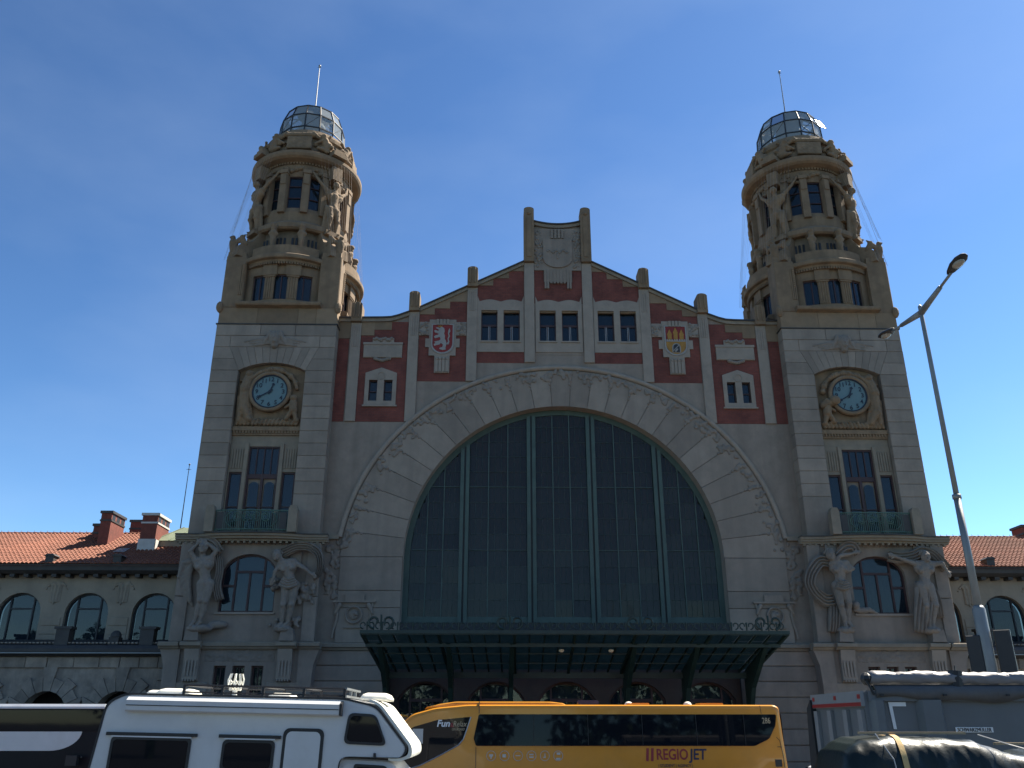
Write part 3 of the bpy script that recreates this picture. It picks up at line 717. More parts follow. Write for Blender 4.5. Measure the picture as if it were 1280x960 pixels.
    eg.capsule((0, -4.35, 28.8), (0, -4.55, 29.5), 0.3, 0.26); eg.capsule((0, -4.55, 29.5), (0, -4.6, 29.85), 0.17, 0.15); eg.capsule((0, -4.6, 29.88), (0, -4.82, 29.8), 0.13, 0.05)
    for q in (-1, 1):
        eg.capsule((q*0.3, -4.45, 29.55), (q*0.55, -4.25, 29.85), 0.16, 0.12)
        for k in range(5): eg.capsule((q*(0.5+0.02*k), -4.3+0.06*k, 29.85-0.1*k), (q*(0.5-0.06*k+0.06), -4.15+0.1*k, 28.75+0.06*k), 0.13, 0.07)
        eg.capsule((q*0.55, -4.25, 29.85), (q*0.6, -4.1, 30.05), 0.1, 0.04)
    egm = blob(eg, 'eagle', 0.05, 2)
    for k in range(4): mk('eagle', egm, 'sandstone', t, rot=(0, 0, R(45)+k*math.pi/2))
    # --- drum with narrow windows
    wall = MB()
    arc = lambda a0, a1, z0, z1, r1=2.42, r0=2.1, n=6: wall.lathe([(r0, z0), (r1, z0), (r1, z1), (r0, z1)], 0, 0, n, R(a0), R(a1))
    wall.lathe([(2.1, 31.25), (2.5, 31.25), (2.5, 32.0), (2.42, 32.3), (2.1, 32.3)], n=48)
    wall.lathe([(2.1, 34.6), (2.42, 34.6), (2.48, 35.0), (2.48, 35.5), (2.1, 35.5)], n=48)
    for k in range(4):
        b0 = k*90
        for a0, a1 in ((-45, -34), (-18.5, -8.5), (8.5, 18.5), (34, 45)): arc(b0+a0, b0+a1, 32.3, 34.6)
    wall.obj('drum_wall', 'sandstone', t)
    for a in (-36, -13.5, 13.5, 36):
        rot4(MB().box(-0.19, 0.19, -2.72, -2.4, 31.9, 34.75).box(-0.15, 0.15, -2.77, -2.7, 33.9, 34.6).box(-0.23, 0.23, -2.78, -2.4, 34.7, 34.95).turned(R(a)), 'pilaster', 'sandstone', t)
    for k in range(4):
        for c in (-26.2, 0, 26.2):
            h = 8.6 if c == 0 else 7.8
            wf = MB()
            for e in (-h, h):
                q = MB().box(-0.03, 0.03, -2.36, -2.26, 32.3, 34.6).turned(R(c+e)); wf.add(q.v, q.f)
            for zz in (32.33, 33.05, 33.9, 34.55):
                q = MB().box(-0.36, 0.36, -2.36, -2.27, zz-0.025, zz+0.025).turned(R(c)); wf.add(q.v, q.f)
            fo = mk('drum_window', wf.mesh('drum_window'), 'dark_wood', t, rot=(0, 0, k*math.pi/2))
            MB().box(-0.36, 0.36, -2.29, -2.28, 32.3, 34.6).turned(R(c)).obj('pane', 'glass', fo)
    MB().lathe([(0.01, 31.3), (2.0, 31.3), (2.0, 35.4), (0.01, 35.4)], n=24).obj('drum_core', 'interior', t)
    fr = MB()
    for k in range(60):
        a = R(k*6); 
        fr.ball((2.5*math.sin(a), -2.5*math.cos(a), 35.05+0.12*math.sin(k*2.1)), 0.12+0.05*random.random(), 6, 5)
    for k in range(8):
        a = R(22.5+k*45)
        for e in range(6): fr.ball((2.52*math.sin(a+0.05*(e-3)), -2.52*math.cos(a+0.05*(e-3)), 34.8-0.05*e), 0.11, 6, 5)
    mk('frieze_ornament', blob(fr, 'frieze_ornament', 0.05, 1), 'sandstone', t)
    # figures on the diagonals, one arm raised
    Jd = dict(head=(0.0, -3.1, 34.15), neck=(0.0, -3.02, 33.8), sl=(-0.42, -2.95, 33.6), sr=(0.42, -2.95, 33.6), hl=(-0.22, -2.98, 32.35), hr=(0.22, -2.98, 32.35),
              kl=(-0.2, -3.1, 31.65), kr=(0.27, -3.05, 31.6), al=(-0.2, -3.0, 30.85), ar=(0.3, -2.95, 30.85), tl=(-0.22, -3.15, 30.75), tr=(0.35, -3.1, 30.75),
              el=(-0.85, -2.8, 34.1), wl=(-1.1, -2.5, 34.75), er=(0.85, -2.8, 34.1), wr=(1.1, -2.5, 34.75))
    def cloth(b, V, s):
        for k in range(7): b.capsule(Vector((-0.35+0.11*k, -2.85, 32.6)), Vector((-0.4+0.13*k, -2.75, 30.8)), 0.09, 0.12)
    fig = figure_mesh(Jd, 'figure', 0.85, 0.05, cloth)
    for k in range(4): mk('figure', fig, 'sandstone', t, rot=(0, 0, R(45)+k*math.pi/2))
    rot4(MB().box(-0.3, 0.3, -3.2, -2.3, 34.5, 35.45).turned(R(45)), 'figure_block', 'sandstone', t); rot4(MB().box(-0.42, 0.42, -3.3, -2.3, 30.5, 30.78).turned(R(45)), 'figure_plinth', 'sandstone', t)
    # cornice, attic
    MB().lathe([(2.2, 35.45), (2.75, 35.45), (2.95, 35.6), (3.35, 35.66), (3.5, 35.76), (3.56, 35.9), (3.56, 36.1), (3.4, 36.22), (2.6, 36.35), (2.2, 36.35)], n=64).obj('main_cornice', 'sandstone', t)
    dn = MB()
    for k in range(96):
        q = MB().box(-0.05, 0.05, -2.98, -2.8, 35.46, 35.62).turned(R(k*3.75)); dn.add(q.v, q.f)
    dn.obj('dentil', 'sandstone', t)
    MB().lathe([(2.2, 36.3), (2.85, 36.3), (2.78, 36.9), (2.7, 37.6), (2.82, 37.7), (2.82, 37.95), (2.6, 38.1), (2.5, 38.4), (2.2, 38.4)], n=48).obj('attic', 'sandstone', t)
    at = MB(); random.seed(77)
    at.box(-0.75, 0.75, -2.95, -2.6, 36.6, 37.5)
    at.capsule((-0.9, -2.72, 37.75), (0.9, -2.72, 37.75), 0.17, 0.17)
    for q in (-1, 1):
        # crouching figures and festoons
        at.ball((q*1.45, -2.72, 37.62), 0.2, 10, 8); at.capsule((q*1.5, -2.6, 37.4), (q*1.65, -2.45, 36.75), 0.24, 0.28); at.capsule((q*1.35, -2.75, 37.3), (q*0.95, -2.8, 37.05), 0.11, 0.08)
        at.capsule((q*1.6, -2.55, 36.7), (q*1.2, -2.85, 36.65), 0.17, 0.12); at.capsule((q*1.75, -2.4, 37.3), (q*2.0, -2.25, 36.8), 0.14, 0.1)
        for k in range(16): at.ball((q*(0.85+0.06*k), -2.82+0.03*k, 37.85-0.28*math.sin(k/15*math.pi)+random.uniform(-0.04, 0.04)), random.uniform(0.07, 0.13), 7, 5)
        for k in range(14): at.ball((q*random.uniform(0.9, 2.0), -2.65+random.uniform(-0.05, 0.2), random.uniform(36.5, 37.2)), random.uniform(0.08, 0.16), 7, 5)
    atm = blob(at, 'attic_sculpture', 0.04, 1)
    for k in range(4): mk('attic_sculpture', atm, 'sandstone', t, rot=(0, 0, k*math.pi/2))
    cb = MB().box(-0.5, 0.5, -3.75, -2.9, 36.2, 36.5).box(-0.35, 0.35, -3.65, -2.9, 36.5, 36.75).turned(R(45)); rot4(cb, 'cornice_block', 'sandstone', t)
    # --- glass lantern
    lan = MB(); rings = [(2.12, 38.3), (2.18, 39.0), (2.12, 40.05), (1.8, 40.95), (1.1, 41.45)]
    ns = 14
    pt = lambda k, j: (rings[j][0]*math.sin(2*math.pi*k/ns), -rings[j][0]*math.cos(2*math.pi*k/ns), rings[j][1])
    for j in range(5): lan.path([pt(k, j) for k in range(ns)], 0.055 if j < 4 else 0.07, 5, True)
    for k in range(ns): lan.path([pt(k, j) for j in range(5)], 0.05, 5)
    lan_o = lan.obj('lantern_frame', 'black_iron', t)
    for k in range(ns):
        for j in range(4):
            MB().add([pt(k, j), pt(k+1, j), pt(k+1, j+1), pt(k, j+1)], [(0, 1, 2, 3)]).obj('pane', 'lantern_glass', lan_o)
    MB().lathe([(0.01, 41.4), (1.15, 41.42), (1.15, 41.5), (0.01, 41.65)], n=14).obj('lantern_cap', 'dark_sheet', lan_o)
    x_ = MB()
    for k in range(0, ns, 2):
        x_.tube(Vector(pt(k, 0))*0.0+Vector((0, 0, 41.4)), pt(k, 2), 0.04, n=5)
        x_.tube(pt(k, 1), pt(k+1, 2), 0.02, n=4)
    x_.tube((0, 0, 38.4), (0, 0, 41.5), 0.09, n=8); x_.ball((0, 0, 40.3), 0.9, 12, 8, (1, 1, 0.75))
    x_.obj('lantern_fitting', 'dark_sheet', lan_o)
    MB().lathe([(0.01, 38.38), (2.3, 38.38), (2.3, 38.45), (0.01, 38.45)], n=28).obj('lantern_floor', 'chimney_render', lan_o)
    ms = MB().tube((0, 0, 41.6), (0, 0, 45.85), 0.045, 0.025, 6).tube((-0.12, 0, 45.75), (0.12, 0, 45.75), 0.02, n=5).tube((0, -0.12, 45.75), (0, 0.12, 45.75), 0.02, n=5).ball((0, 0, 45.88), 0.09, 8, 6)
    ms.obj('lightning_rod', 'steel', t)
    # the drum and attic are nearly as broad as the cornice
    done = set()
    for o in list(t.children)+[g for c_ in t.children for g in c_.children]:
        n_ = o.name.split('.')[0]; top_ = (o.parent.name.split('.')[0] if o.parent is not t else n_)
        k_ = {'drum_wall': 1.16, 'pilaster': 1.14, 'drum_window': 1.16, 'frieze_ornament': 1.16, 'figure': 1.14, 'figure_block': 1.12, 'figure_plinth': 1.08, 'drum_ring': 1.1, 'drum_base': 1.08, 'grille': 1.08, 'drum_core': 1.1, 'attic': 1.03, 'attic_sculpture': 1.04}.get(top_)
        if k_ and o.data.name not in done:
            done.add(o.data.name)
            for v in o.data.vertices: v.co.x *= k_; v.co.y *= k_
    # bird net strung from the cornice to the piers
    nt_ = MB()
    for q in range(4):
        a0 = 45+90*q
        for k in range(-5, 6):
            a = R(a0+k*4.0); b_ = R(a0+k*1.6)
            p0 = Vector((3.5*math.sin(a), -3.5*math.cos(a), 36.0)); p1 = Vector((4.75*math.sin(b_), -4.75*math.cos(b_), 30.1 if abs(k) < 3 else 28.5))
            nt_.tube(p0, p1, 0.005, n=3)
    nt_.obj('bird_net', 'net', t)
    return t
tower_l = build_tower()
tower_l['label'] = 'clock tower with sandstone belvedere and glass lantern rising behind the camper van'
tower_r = dup(tower_l, (16.35, 3.45, 0), 'clock tower with sandstone belvedere and glass lantern, partly crossed by the street lamp')

# mirror pane added on one lantern, aimed to flash the sun at the camera
def glint_pane(t):
    c = Vector((1.72, -0.9, 40.75)); wc = c+Vector((16.35, 3.45, 0))
    n = (sdir+(cam.matrix_world.translation-wc).normalized()).normalized()
    u = n.cross(Vector((0, 0, 1))).normalized(); v = u.cross(n)
    P = [c+u*a*0.58+v*b*0.5 for a, b in ((-1, -1), (1, -1), (1, 1), (-1, 1))]
    MB().add(P, [(0, 1, 2, 3)]).obj('sun_glint_pane', 'glint_mirror', t)
    MB().path(P, 0.03, 5, True).obj('glint_pane_frame', 'black_iron', t)
mt, nt, b = nodes_of('glint_mirror'); b.inputs['Base Color'].default_value = (0.7, 0.72, 0.74, 1); b.inputs['Metallic'].default_value = 0.6; b.inputs['Roughness'].default_value = 0.13; MATS['glint_mirror'] = mt
glint_pane(tower_r)

# ------------------------------------------------------------------ clocks and the reliefs round them
def dial_text(s, size):
    return text_mesh(s, size, 'numeral', 0.006, 0.0, 'CENTER', 0.004)
NUM = {k: dial_text(str(k), 0.36) for k in range(1, 13)}
for me in NUM.values():
    zc = (min(v.co.z for v in me.vertices)+max(v.co.z for v in me.vertices))/2
    for v in me.vertices: v.co.z -= zc
def clock(x, label):
    c = thing('tower_clock', label, 'clock', (x, 0.12, 19.9), 'tower clocks')
    MB().lathe([(0.01, -0.1), (0.98, -0.1), (0.98, 0.0), (0.01, 0.0)], n=48).obj('dial', 'clock_dial', c).rotation_euler = (R(90), 0, 0)
    MB().lathe([(0.97, -0.1), (1.2, -0.1), (1.2, 0.08), (1.12, 0.14), (1.02, 0.12), (0.97, 0.03)], n=48).obj('stone_ring', 'sandstone', c, True).rotation_euler = (R(90), 0, 0)
    MB().lathe([(0.93, 0.0), (0.985, 0.0), (0.985, 0.09), (0.93, 0.06)], n=48).obj('dark_bezel', 'clock_ink', c, True).rotation_euler = (R(90), 0, 0)
    for k in range(1, 13):
        a = R(30*k); mk('numeral', NUM[k], 'clock_ink', c, loc=(0.74*math.sin(a), -0.02, 0.74*math.cos(a)))
    def hand(ang, L, w, name, y):
        h = MB(); h.prism([(-w, -0.18), (w, -0.18), (w*0.75, L*0.72), (w*2.4, L*0.8), (0, L), (-w*2.4, L*0.8), (-w*0.75, L*0.72)], y, y+0.015)
        o = h.obj(name, 'clock_ink', c); o.rotation_euler = (0, R(ang), 0)
    hand(20, 0.55, 0.045, 'hour_hand', -0.05); hand(240, 0.74, 0.035, 'minute_hand', -0.075)
    MB().tube((0, -0.09, 0), (0, 0, 0), 0.07, n=12).obj('hand_hub', 'clock_ink', c)
    return c
clock(-16.35, 'pale blue clock on the tower behind the camper van, its whole round rim showing')
clock(16.35, 'pale blue clock near the lamp head, a carved head overlapping its rim')
def relief(x, flip, root):
    b = MB(); q = -1 if flip else 1; y = 0.33
    P = lambda u, z, d=0.0: (q*u, y-d, z)
    # seated draped figure with a great wing on one side, a child on the other, drapery along the foot
    b.ball(P(-1.25, 20.95, 0.1), 0.24); b.capsule(P(-1.3, 20.7), P(-1.4, 20.0, 0.05), 0.3, 0.34); b.capsule(P(-1.4, 20.0), P(-1.35, 18.9, 0.05), 0.34, 0.3)
    b.capsule(P(-1.2, 20.6, 0.1), P(-0.7, 21.05, 0.12), 0.15, 0.1); b.capsule(P(-1.35, 18.9, 0.1), P(-1.0, 18.25, 0.1), 0.26, 0.16); b.capsule(P(-1.5, 18.9, 0.05), P(-1.55, 18.2, 0.05), 0.22, 0.15)
    for k in range(7): b.capsule(P(-1.2, 20.7-k*0.1, 0.05), P(-1.75+0.02*k, 20.6-k*0.33, 0.02), 0.09, 0.07)
    for k in range(6): b.capsule(P(-1.75+0.12*k, 19.6, 0.06), P(-1.65+0.16*k, 18.15, 0.03), 0.07, 0.1)
    b.ball(P(-0.1, 21.2, 0.1), 0.2); b.capsule(P(-0.4, 21.15, 0.05), P(0.3, 21.25, 0.05), 0.16, 0.15)
    b.ball(P(1.35, 19.5, 0.14), 0.2); b.capsule(P(1.35, 19.25, 0.08), P(1.4, 18.8, 0.1), 0.22, 0.24); b.capsule(P(1.35, 18.8, 0.1), P(1.05, 18.3, 0.14), 0.17, 0.11); b.capsule(P(1.45, 18.7, 0.1), P(1.6, 18.2, 0.1), 0.17, 0.11)
    b.capsule(P(1.3, 19.2, 0.12), P(0.95, 18.95, 0.14), 0.1, 0.08)
    for k in range(22):
        a = R(8+k*7); b.ball(P(1.42*math.cos(a)+0.05, 19.95+1.3*math.sin(a), 0.02+0.06*random.random()), 0.12+0.09*random.random(), 7, 5)
    for k in range(16): b.capsule(P(-1.7+k*0.22, 18.02, 0.02), P(-1.6+k*0.22, 18.22+0.1*random.random(), 0.04), 0.1, 0.09)
    me = blob(b, 'clock_relief', 0.03, 1)
    for v in me.vertices: v.co.y = y+(v.co.y-y)*1.5
    o = mk('clock_relief', me, 'sandstone', root, loc=(0, -3.45, 0))
relief(-16.35, False, tower_l); relief(16.35, True, tower_r)
MB().ball((-0.98, -3.62, 19.5), 0.3, 10, 8, (1, 0.7, 0.9)).capsule((-1.5, -3.3, 19.3), (-0.9, -3.6, 19.5), 0.25, 0.2).obj('carved_head', 'sandstone', tower_r, True)

# ------------------------------------------------------------------ big statues
def sheet(pts, width, y, amp=0.08, folds=4, thick=0.07, taper=1.0, dirv=None):
    """a fluttering band of cloth along x,z points with folds across its width"""
    P = [Vector((x, 0, z)) for x, z in pts]; L = []
    for i in range(len(P)-1):
        for k in range(5): L.append(P[i].lerp(P[i+1], k/5))
    L.append(P[-1]); n = len(L); m_ = 23; v = []; folds *= 1.25; amp *= 1.1
    for _ in range(3): L = [L[0]]+[(L[i-1]+L[i]*2+L[i+1])/4 for i in range(1, n-1)]+[L[-1]]
    for i, p in enumerate(L):
        d = (L[min(i+1, n-1)]-L[max(i-1, 0)]).normalized(); s = Vector((-d.z, 0, d.x)); w = width*(1-(1-taper)*i/(n-1))
        for j in range(m_):
            t = j/(m_-1)-0.5
            v.append(p+s*(w*t)+Vector((0, y+amp*math.sin(j*2*math.pi*folds/(m_-1)+i*0.25)-0.1*math.sin(math.pi*i/(n-1)), 0)))
    b = MB(); N_ = n*m_
    vs = v+[p+Vector((0, thick, 0)) for p in v]; fs = []
    for i in range(n-1):
        for j in range(m_-1):
            a = i*m_+j; fs += [(a, a+1, a+m_+1, a+m_), (N_+a, N_+a+m_, N_+a+m_+1, N_+a+1)]
    for i in range(n-1):
        for a in (i*m_, i*m_+m_-1): fs.append((a, a+m_, N_+a+m_, N_+a))
    for j in range(m_-1):
        for a in (j, (n-1)*m_+j): fs.append((a, a+1, N_+a+1, N_+a))
    return b.add(vs, fs)
JJ = {
'A':dict(head=(-18.68,11.0),neck=(-18.70,10.65),sl=(-18.95,10.33),sr=(-18.25,10.43),hl=(-18.52,9.16),kl=(-18.46,8.35),al=(-18.66,7.35),tl=(-18.80,7.12),hr=(-18.16,9.17),kr=(-18.20,8.30),ar=(-18.39,7.30),tr=(-18.50,7.08),el=(-19.30,10.81),wl=(-18.98,11.2),er=(-17.97,10.86),wr=(-18.45,11.2)),
'B':dict(head=(-14.86,10.62),neck=(-14.62,10.38),sl=(-14.61,10.22),sr=(-14.00,10.30),hl=(-14.22,9.14),kl=(-14.28,8.15),al=(-14.31,7.26),tl=(-14.53,7.05),hr=(-13.85,9.14),kr=(-13.88,8.15),ar=(-14.03,7.26),tr=(-14.21,7.05),el=(-14.85,9.82),wl=(-14.93,9.45),er=(-13.49,10.02),wr=(-13.05,9.70)),
'C':dict(head=(13.75,10.75),neck=(13.87,10.46),sl=(13.84,10.28),sr=(14.51,10.32),hl=(13.90,9.18),kl=(13.93,8.23),al=(14.08,7.29),tl=(14.08,7.05),hr=(14.27,9.18),kr=(14.35,8.31),ar=(14.27,7.40),tr=(14.35,7.12),el=(14.23,10.69),wl=(15.0,10.84),er=(14.80,10.04),wr=(14.36,9.83)),
'D':dict(head=(18.72,10.68),neck=(18.64,10.42),sl=(18.24,10.29),sr=(18.99,10.29),hl=(18.25,9.16),kl=(18.28,8.16),al=(18.34,7.25),tl=(18.29,7.03),hr=(18.66,9.16),kr=(18.78,8.20),ar=(18.55,7.30),tr=(18.50,7.04),el=(17.69,10.45),wl=(17.12,10.68),er=(19.5,10.34),wr=(19.68,9.93))}
YS = -0.5
def joints(d):
    o = {}
    for k, (x, z) in d.items():
        y = YS
        if k[0] in 'k': y -= 0.12
        if k == 'head': y -= 0.1
        if k[0] == 't': y -= 0.14
        if k[0] in 'ew' and len(k) == 2: y -= 0.12
        o[k] = (x, y, z)
    return o
def statue(key, label, base_x, extras):
    d = JJ[key]; t = thing('statue', label, 'statue', (base_x, YS, 7.0), 'stone statues under the tower balconies', True)
    def rock(b, V, s):
        b.ball((base_x, YS+0.1, 6.98), 0.42, 12, 8, (1.15, 0.9, 0.5))
        # chest and muscles
        for q in 'lr': b.ball(V['s'+q].lerp((V['hl']+V['hr'])/2, 0.3)+Vector((0, -0.2, 0)), 0.15)
    me = figure_mesh(joints(d), 'body', 1.04, 0.03, rock); mk('body', me, 'sculpture', t)
    hx, hz = d['head']; h = MB(); random.seed(ord(key))
    for k in range(26):
        a = random.uniform(0, 6.28); e = random.uniform(0.05, 1.3)
        h.ball((hx+0.25*math.cos(a)*math.cos(e), YS-0.06+0.26*abs(math.sin(a))*math.cos(e), hz+0.06+0.24*math.sin(e)), 0.085, 7, 5)
    mk('hair', blob(h, 'hair', 0.03, 2), 'sculpture', t)
    extras(t); return t
def ex_a(t):
    w = MB()
    for k in range(9): w.capsule((-19.0-0.05*k, -0.22, 10.45-0.06*k), (-19.85+0.09*k, -0.14, 9.9-0.19*k), 0.13, 0.1)
    for k in range(7): w.capsule((-19.8+0.1*k, -0.12, 9.7-0.14*k), (-19.62+0.1*k, -0.08, 8.75-0.1*k), 0.11, 0.06)
    w.capsule((-19.0, -0.2, 10.4), (-19.7, -0.18, 10.3), 0.2, 0.16); w.capsule((-19.7, -0.18, 10.3), (-19.85, -0.14, 9.6), 0.16, 0.12)
    mk('wing', blob(w, 'wing', 0.04, 1), 'sculpture', t)
    sheet([(-18.0, 10.7), (-17.75, 9.9), (-17.85, 9.1), (-17.6, 8.4)], 0.42, -0.28, 0.06, 3).obj('drapery', 'sculpture', t, True)
    sheet([(-19.1, 11.2), (-18.7, 11.42), (-18.2, 11.3), (-17.85, 10.8)], 0.45, -0.42, 0.06, 2).obj('veil', 'sculpture', t, True)
    r_ = MB().ball((-18.3, -0.4, 7.0), 0.35, 10, 7, (1.6, 1, 0.6)).ball((-17.6, -0.2, 7.2), 0.3, 10, 7, (1.8, 0.7, 0.7)); mk('rock', blob(r_, 'rock', 0.05, 1), 'sculpture', t)
def ex_b(t):
    sheet([(-14.7, 10.7), (-13.96, 11.1), (-13.26, 11.1), (-12.72, 10.76), (-12.55, 10.15), (-12.66, 9.62), (-12.95, 9.5)], 0.5, -0.5, 0.09, 3, taper=0.6).obj('veil', 'sculpture', t, True)
    random.seed(4)
    for cx, cz, w_, h_, n_ in ((-13.3, 8.75, 0.45, 0.5, 26), (-14.25, 7.3, 0.75, 0.2, 20), (-14.95, 9.2, 0.2, 0.3, 12)):
        b = MB(); b.ball((cx, -0.1, cz), 0.3, 8, 6, (w_/0.35, 0.5, h_/0.35))
        for k in range(n_): b.ball((cx+random.uniform(-w_, w_), -0.18-0.12*random.random(), cz+random.uniform(-h_, h_)), 0.09+0.06*random.random(), 7, 5)
        mk('foliage_carving', blob(b, 'foliage_carving', 0.04, 1), 'sculpture', t)
    sheet([(-14.5, 9.3), (-14.1, 9.1), (-13.7, 9.3)], 0.5, -0.82, 0.04, 3).obj('loincloth', 'sculpture', t, True)
def ex_c(t):
    sheet([(13.8, 10.45), (13.2, 10.5), (12.7, 9.9), (12.5, 9.3), (12.75, 8.8), (13.25, 8.4), (13.7, 8.5)], 0.6, -0.42, 0.1, 3).obj('cloak', 'sculpture', t, True)
    sheet([(14.1, 10.7), (14.6, 11.2), (15.05, 11.25), (15.25, 10.8)], 0.45, -0.5, 0.08, 2).obj('veil', 'sculpture', t, True)
    sheet([(13.7, 8.3), (13.55, 7.4), (13.5, 6.9)], 0.55, -0.35, 0.08, 3).obj('drapery', 'sculpture', t, True)
    b = MB().ball((15.2, -0.15, 8.0), 0.2, 10, 7, (2.6, 0.7, 0.8)).ball((14.85, -0.2, 8.25), 0.22).capsule((15.5, -0.1, 8.05), (16.0, -0.08, 7.85), 0.16, 0.05)
    mk('bird_carving', blob(b, 'bird_carving', 0.04, 1), 'sculpture', t)
    sheet([(13.8, 9.25), (14.1, 9.1), (14.45, 9.25)], 0.45, -0.82, 0.04, 3).obj('loincloth', 'sculpture', t, True)
def ex_d(t):
    sheet([(16.9, 10.75), (17.5, 10.62), (18.2, 10.75), (18.7, 11.05), (19.3, 10.85), (19.85, 10.1)], 0.55, -0.3, 0.09, 3).obj('veil', 'sculpture', t, True)
    sheet([(18.45, 9.35), (18.3, 8.6), (18.1, 7.8), (17.95, 6.85)], 0.95, -0.55, 0.09, 4).obj('skirt', 'sculpture', t, True)
    sheet([(18.75, 9.2), (18.95, 8.4), (19.0, 7.6)], 0.5, -0.4, 0.08, 3).obj('drapery', 'sculpture', t, True)
statue('A', 'winged stone figure with both arms raised over its head, nearest the orange roof', -18.6, ex_a)
statue('B', 'stone figure with one arm stretched under a billowing veil, above the camper van roof', -14.25, ex_b)
statue('C', 'stone figure with a looping cloak and a small carved bird at its feet', 14.1, ex_c)
statue('D', 'stone figure with spread arms and a long skirt, nearest the street lamp', 18.45, ex_d)

# ------------------------------------------------------------------ central hall
W = 0.80                                            # front plane of the hall wall
hall = thing('station_hall', 'grey and brick gabled station hall with huge glazed arch between the two clock towers', 'building', (0, W, 0), world_coords=True)
CI, RI = 10.8, 8.55                                 # arched opening
CO, AO, BO = 10.3, 12.05, 11.4                      # outer edge of the arch band
def inner_arc(a, r=RI): return (r*math.cos(a), CI+r*math.sin(a))
def outer_hit(a, k=1.0):
    """where the ray at angle a from the arch centre meets the outer ellipse"""
    lo, hi = 5.0, 16.0
    for _ in range(40):
        md = (lo+hi)/2; x = md*math.cos(a); z = CI+md*math.sin(a)-CO
        if (x/(AO*k))**2+(z/(BO*k))**2 < 1: lo = md
        else: hi = md
    return (lo*math.cos(a), CI+lo*math.sin(a))
opening = [(-RI, 6.4), (RI, 6.4)]+[inner_arc(math.pi*i/60) for i in range(61)]
gable = [(-12.93, 6.4), (12.93, 6.4), (12.93, 24.55), (9.9, 24.6), (9.3, 24.78), (8.7, 25.05), (5.3, 26.8), (2.0, 28.45), (2.0, 31.2), (1.4, 31.2)]
gable += [(1.4-0.28*i, 31.05+0.22*((i-5)/5)**2) for i in range(1, 10)]+[(-x, z) for x, z in reversed(gable[2:])]
win_holes = []
for c in (-3.45, 0.0, 3.45):
    for q in (-1, 1):
        x = c+q*0.66; win_holes.append(rect(x-0.48, x+0.48, 23.4, 25.4))
for s_ in (-1, 1):
    for q in (-1, 1):
        x = s_*10.28+q*0.43; win_holes.append(rect(x-0.24, x+0.24, 19.62, 20.9))
plate_obj('front_wall', [gable, opening]+win_holes, W, 0.6, 'plaster', hall)
MB().box(-12.93, 12.93, W+4.0, W+4.3, 6.4, 24.0).obj('rear_wall', 'interior', hall)
rf = MB()
for s_ in (-1, 1):
    o_ = [(12.93, 24.45), (9.9, 24.5), (8.7, 24.95), (5.3, 26.7), (2.0, 28.35), (0.0, 28.4)]
    for (x0, z0), (x1, z1) in zip(o_, o_[1:]):
        rf.add([(s_*x0, W+0.4, z0), (s_*x1, W+0.4, z1), (s_*x1, W+14, z1), (s_*x0, W+14, z0)], [(0, 1, 2, 3)])
rf.obj('hall_roof', 'dark_sheet', hall)
# coping along the gable
def coping(pts, name='coping'):
    """moulded coping over one stretch of the gable"""
    for (h0, h1, y0, m_) in ((0.0, 0.20, W-0.14, 'cornice_stone'), (0.20, 0.29, W-0.22, 'dark_sheet')):
        v = MB(); n = len(pts)
        v.prism([(x, z+h0) for x, z in pts]+[(x, z+h1-0.002) for x, z in reversed(pts)], y0, W+0.7)
        v.obj(name if m_ != 'dark_sheet' else 'coping_flashing', m_, hall)
for s_ in (-1, 1):
    m_ = lambda P: [(s_*x, z) for x, z in P]
    coping(m_([(12.93, 24.56), (12.18, 24.56)])); coping(m_([(11.6, 24.56), (10.4, 24.58), (9.9, 24.61), (9.5, 24.72), (8.8, 25.0)]))
    coping(m_([(8.22, 25.28), (5.42, 26.72)])); coping(m_([(4.83, 27.02), (2.04, 28.45)]))
coping([(-1.43+0.286*i, 31.06+0.22*((i-5)/5)**2) for i in range(11)])
